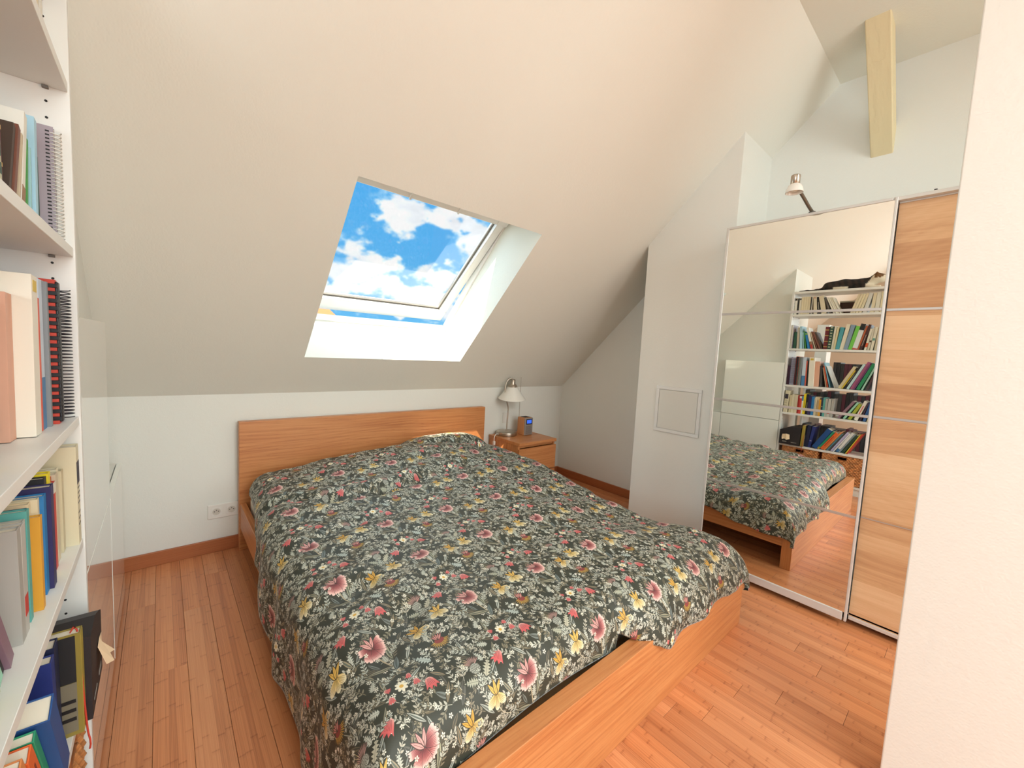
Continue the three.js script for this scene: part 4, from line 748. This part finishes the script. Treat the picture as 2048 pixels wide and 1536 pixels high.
{ // lettering on the black art book
  const b = scene.children.find((o) => o.userData.label?.startsWith('black art book'));
  const font = await new FontLoader().loadAsync('fonts/droid/droid_sans_bold.typeface.json');
  const g = new TextGeometry('Kunst', { font, size: 0.014, depth: 0.0006, curveSegments: 2 }); g.translate(-0.085, 0.165, 0.0216);
  part('lettering', g, std([222, 214, 196], 0.6), b);
}
// ---------------------------------------------------------------- archive box with a torn label, baskets
{
  const t = thing('archive_box', 'black cardboard box with a torn paper label on the lowest book shelf', 'box', [0.362, SHELF[4], BZ0 + 0.006]);
  const d = 0.29, w = 0.186;
  const s = new THREE.Shape([[0, 0], [w, 0], [w, 0.19], [w * 0.55, 0.192], [w * 0.16, 0.165], [0.0, 0.15]].map((p) => new THREE.Vector2(...p)));
  const g = new THREE.ExtrudeGeometry(s, { depth: d, bevelEnabled: false }); g.rotateY(-Math.PI / 2);
  part('body', metreUV(g), std([38, 32, 34], 0.6), t);
  part('print', bx(0.0002, 0.0008, 0.022, 0.034, 0.03, 0.07, 0), std([150, 144, 136], 0.7), t);
  part('print', bx(0.0002, 0.0008, 0.024, 0.03, 0.11, 0.16, 0), std([150, 144, 136], 0.7), t);
  const ps = new THREE.Shape([[-0.038, -0.02], [-0.03, 0.024], [0.0, 0.03], [0.036, 0.022], [0.04, -0.004], [0.03, -0.03], [0.01, -0.022], [-0.012, -0.032]].map((p) => new THREE.Vector2(...p)));
  const pg = new THREE.ExtrudeGeometry(ps, { depth: 0.0008, bevelEnabled: false }), pp = pg.attributes.position;
  for (let i = 0; i < pp.count; i++) pp.setZ(i, pp.getZ(i) + Math.max(0, -pp.getY(i) - 0.004) * 0.9 + 0.0015);
  pg.computeVertexNormals(); pg.rotateY(Math.PI / 2); pg.translate(0, 0.082, 0.062);
  part('torn_label', pg, std([238, 206, 168], 0.8, { side: THREE.DoubleSide }), t);
}
{
  const t = thing('storage_box', 'dark brown box seen between the paperbacks on the top bookcase shelf', 'box', [0.07, SHELF[0] + 0.0005, BZ0 + 0.36]);
  part('body', bx(0, 0.09, 0, 0.125, 0, 0.14, 0.002), std([74, 46, 36], 0.7), t); part('lid', bx(-0.002, 0.092, 0.1255, 0.14, -0.002, 0.142, 0.002), std([200, 192, 176], 0.6), t);
}
function basket(z0, label) {
  const w = 0.318, h = 0.295, d = 0.25, t = thing('wicker_basket', label, 'basket', [0.325, 0.0905, z0], 'baskets at the bottom of the bookcase');
  const mat = std([196, 128, 74], 0.6), dk = std([150, 88, 46], 0.7);
  // woven wall: undulating canes over upright stakes, as real relief
  const wall = (len, gap) => {
    const nu = Math.round(len / 0.0052), nv = 126, pos = [], idx = [], col = [];
    for (let j = 0; j <= nv; j++) for (let i = 0; i <= nu; i++) { const u = i / nu * len, v = j / nv * h, row = Math.floor(v / 0.0140), f = v / 0.0140 - row; const prof = Math.sin(Math.PI * clamp(f)) ** 0.6; pos.push(u, v, 0.009 * prof * (0.5 + 0.5 * Math.cos(u / 0.026 * Math.PI * 2 + row * Math.PI))); const k = 0.62 + 0.5 * H2(row, Math.floor(u / 0.026 + (row % 2) * 0.5), 3); col.push(k, k * 0.96, k * 0.9); }
    for (let j = 0; j < nv; j++) for (let i = 0; i < nu; i++) { const u = (i + 0.5) / nu * len, v = (j + 0.5) / nv * h; if (gap && u > len / 2 - 0.036 && u < len / 2 + 0.036 && v > h - 0.052 && v < h - 0.024) continue; const a = j * (nu + 1) + i; idx.push(a, a + 1, a + nu + 1, a + 1, a + nu + 2, a + nu + 1); }
    const g = new THREE.BufferGeometry(); g.setAttribute('position', new THREE.Float32BufferAttribute(pos, 3)); g.setAttribute('color', new THREE.Float32BufferAttribute(col, 3)); g.setIndex(idx); g.computeVertexNormals(); return g;
  };
  const m2 = std([206, 142, 88], 0.6, { side: THREE.DoubleSide, vertexColors: true });
  part('front_weave', wall(w, true).rotateY(Math.PI / 2).translate(0, 0, w), m2, t);
  part('back_weave', wall(w, false).rotateY(-Math.PI / 2).translate(-d, 0, 0), m2, t);
  part('side_weave', wall(d, false).translate(-d, 0, w), m2, t);
  part('side_weave', wall(d, false).rotateY(Math.PI), m2, t);
  part('rim', merge(...[[-d, 0.004, -0.001, 0.012], [-d, 0.004, w - 0.012, w + 0.001], [-0.01, 0.005, 0, w], [-d - 0.005, -d + 0.01, 0, w]].map(([a, b, c, e]) => bx(a, b, h - 0.008, h + 0.006, c, e, 0.005, 'x', 0, 0, 3))), mat, t);
  part('base', bx(-d + 0.002, -0.002, 0, 0.006, 0.002, w - 0.002, 0.001), dk, t);
  part('handle_surround', merge(bx(0.002, 0.008, h - 0.025, h - 0.02, w / 2 - 0.039, w / 2 + 0.039), bx(0.002, 0.008, h - 0.056, h - 0.051, w / 2 - 0.039, w / 2 + 0.039), bx(0.002, 0.008, h - 0.056, h - 0.02, w / 2 - 0.041, w / 2 - 0.036), bx(0.002, 0.008, h - 0.056, h - 0.02, w / 2 + 0.036, w / 2 + 0.041)), dk, t);
}
basket(BZ0 + 0.035, 'wicker basket at the far end under the bookcase shelves, half hidden by the bed');
basket(BZ0 + 0.39, 'wicker basket at the near end under the bookcase shelves, seen in the mirror');
// ---------------------------------------------------------------- cat lying on top of the bookcase
{
  // bones: [x, y, z, r, x, y, z, r] about the shelf top; +z is towards the head
  const bones = [[0, 0.045, -0.15, 0.046, 0, 0.05, -0.02, 0.056], [0, 0.05, -0.02, 0.056, 0, 0.05, 0.12, 0.05], [0, 0.05, 0.12, 0.05, 0.0, 0.072, 0.19, 0.038], [0.0, 0.072, 0.19, 0.038, 0.005, 0.098, 0.225, 0.040],
    [0.005, 0.096, 0.225, 0.043, 0.008, 0.094, 0.25, 0.041], [0.01, 0.082, 0.27, 0.024, 0.012, 0.08, 0.285, 0.018], // head, muzzle
    [0.03, 0.13, 0.222, 0.014, 0.033, 0.15, 0.22, 0.004], [-0.02, 0.13, 0.222, 0.014, -0.024, 0.15, 0.22, 0.004], // ears
    [0.035, 0.03, -0.12, 0.03, 0.05, 0.018, -0.06, 0.018], [0.05, 0.016, -0.06, 0.016, 0.055, 0.012, -0.005, 0.013], [-0.035, 0.03, -0.12, 0.03, -0.05, 0.018, -0.06, 0.018], // haunches, hind feet
    [0.03, 0.035, 0.13, 0.026, 0.036, 0.015, 0.19, 0.016], [0.036, 0.015, 0.19, 0.015, 0.036, 0.012, 0.25, 0.013], [-0.028, 0.035, 0.13, 0.026, -0.03, 0.015, 0.19, 0.016], [-0.03, 0.015, 0.19, 0.015, -0.03, 0.012, 0.245, 0.013],
    [0, 0.03, -0.18, 0.016, 0.0, 0.013, -0.25, 0.0125], [0.0, 0.013, -0.25, 0.0125, 0.01, 0.012, -0.33, 0.011], [0.01, 0.012, -0.33, 0.011, 0.02, 0.011, -0.39, 0.009]];
  const N = 92, size = 0.38, cz = -0.045, cy = 0.08;
  const mc = new MarchingCubes(N, new THREE.MeshStandardMaterial(), false, false, 90000); mc.isolation = 0;
  const toW = (i) => ((i - N / 2) / (N / 2)) * size;
  for (let k = 0; k < N; k++) for (let j = 0; j < N; j++) for (let i = 0; i < N; i++) {
    const x = toW(i), y = toW(j) + cy, z = toW(k) + cz; let d = 1e3;
    if (y > -0.04 && y < 0.2 && Math.abs(x) < 0.14) for (const [ax, ay, az, ra, bx_, by, bz, rb] of bones) {
      const dx = bx_ - ax, dy = by - ay, dz = bz - az, t = clamp(((x - ax) * dx + (y - ay) * dy + (z - az) * dz) / (dx * dx + dy * dy + dz * dz));
      const e = Math.hypot(x - ax - dx * t, y - ay - dy * t, z - az - dz * t) - lerp(ra, rb, t), h = clamp(0.5 + 0.5 * (d - e) / 0.02); d = lerp(d, e, h) - 0.02 * h * (1 - h);
    }
    mc.field[i + j * N + k * N * N] = -Math.max(d, -y + 0.0005);
  }
  mc.update();
  const n = mc.count, pos = new Float32Array(n * 3), nor = new Float32Array(n * 3), col = new Float32Array(n * 3);
  const dark = C(46, 36, 30), stripe = C(24, 20, 18), wh = C(226, 212, 190), brown = C(112, 76, 44);
  for (let i = 0; i < n; i++) {
    const x = mc.positionArray[i * 3] * size, y = mc.positionArray[i * 3 + 1] * size + cy, z = mc.positionArray[i * 3 + 2] * size + cz;
    pos.set([x, y, z], i * 3); nor.set([mc.normalArray[i * 3], mc.normalArray[i * 3 + 1], mc.normalArray[i * 3 + 2]], i * 3);
    const w = (fbm(x * 60, z * 60 + y * 40, 3, 7) - 0.5) * 0.03;
    let c = Math.sin((z + w) * 120 + y * 30) > 0.35 ? stripe : dark;
    if (z + w * 0.8 > 0.165 + (y - 0.05) * 0.45) c = wh;                       // white collar, chest and face
    if (z > 0.205 && y + w > 0.096 && Math.abs(z - 0.235) < 0.034 && Math.abs(x) > 0.008) c = brown;   // patches round the eyes
    if (y > 0.118 && z > 0.2) c = brown;
    if (y < 0.03 && (z > 0.16 || (Math.abs(x) > 0.04 && z > -0.10 && z < 0.02))) c = wh;   // paws
    col.set([c.r, c.g, c.b], i * 3);
  }
  const g = new THREE.BufferGeometry(); g.setAttribute('position', new THREE.BufferAttribute(pos, 3)); g.setAttribute('normal', new THREE.BufferAttribute(nor, 3)); g.setAttribute('color', new THREE.BufferAttribute(col, 3));
  const cat = thing('cat', 'dark tabby and white cat lying on top of the bookcase', 'cat', [0.235, 2.0225, 1.835]);
  part('body', g, new THREE.MeshStandardMaterial({ vertexColors: true, roughness: 0.9 }), cat);
  for (const s of [-1, 1]) part('eye', new THREE.SphereGeometry(0.005, 10, 8).translate(0.008 + s * 0.018, 0.103, 0.285), std([60, 72, 30], 0.2), cat);
  part('nose', new THREE.SphereGeometry(0.005, 8, 6).scale(1.2, 0.8, 0.8).translate(0.011, 0.086, 0.303), std([196, 130, 120], 0.5), cat);
}
// ---------------------------------------------------------------- next room, glimpsed through the open shelves
{
  const t = thing('magazine_rack', 'dark upright files and magazines glimpsed through the open shelves', 'shelf', [-0.55, 0, 1.45]);
  part('side_panel', bx(0, 0.3, 0, 1.12, 0, 0.018, 0.001), M.shelfWhite, t); part('side_panel', bx(0, 0.3, 0, 1.12, 0.9, 0.918, 0.001), M.shelfWhite, t);
  part('shelf', bx(0, 0.3, 0.7, 0.72, 0.019, 0.899, 0.001), M.shelfWhite, t); part('shelf', bx(0, 0.3, 1.03, 1.05, 0.019, 0.899, 0.001), M.shelfWhite, t); part('shelf', bx(0, 0.3, 0.3, 0.32, 0.019, 0.899, 0.001), M.shelfWhite, t);
  const tones = ['#2e2c2e', '#3a3838', '#4a4848', '#55524e', '#5c2c38', '#33363a'];
  const r = rng(5);
  for (const y of [0.32, 0.72, 1.05]) { let z = 0.03 + (y > 1 ? 0.22 : 0); while (z < (y > 1 ? 0.62 : 0.86)) { const w = 0.03 + r() * 0.03; part('file', cbx(0.04, 0.27, 0, 0.23 + Math.floor(r() * 3) * 0.012, 0, 0.03, 0.001), bookMat(tones[Math.floor(r() * 6)]), t, [0, y + 0.0005, z]); z += 0.033; } }
}
{
  const t = thing('white_panel', 'narrow white upright panel seen through the open second shelf', 'cupboard', [-0.8, 0, 1.5]);  // plain white upright for the pale strip behind the books
  part('body', bx(0, 0.2, 0, 1.75, -0.06, 0.06, 0.004), M.whitePaint, t); part('plinth', bx(0.01, 0.19, 0, 0.06, 0.0602, 0.064, 0.001), M.whitePaint, t);
}
// ---------------------------------------------------------------- neighbouring roof seen through the gap under the sash
{
  const t = thing('neighbour_house', 'orange tiled roof of a neighbouring house seen through the skylight gap', 'house', [3.2, 0.4, -14]);
  part('walls', bx(-1.7, 1.9, -5, 0.7, -4, 4, 0.01), std([220, 210, 196], 0.9), t);
  const s = new THREE.Shape([[-4.4, 0.7], [4.4, 0.7], [0, 2.15]].map((p) => new THREE.Vector2(...p)));
  const g = new THREE.ExtrudeGeometry(s, { depth: 4.1, bevelEnabled: false }); g.rotateY(Math.PI / 2); g.translate(-1.9, 0, 0);
  part('roof', metreUV(g), std([214, 112, 70], 0.8), t);
}
renderer.render(scene, camera);
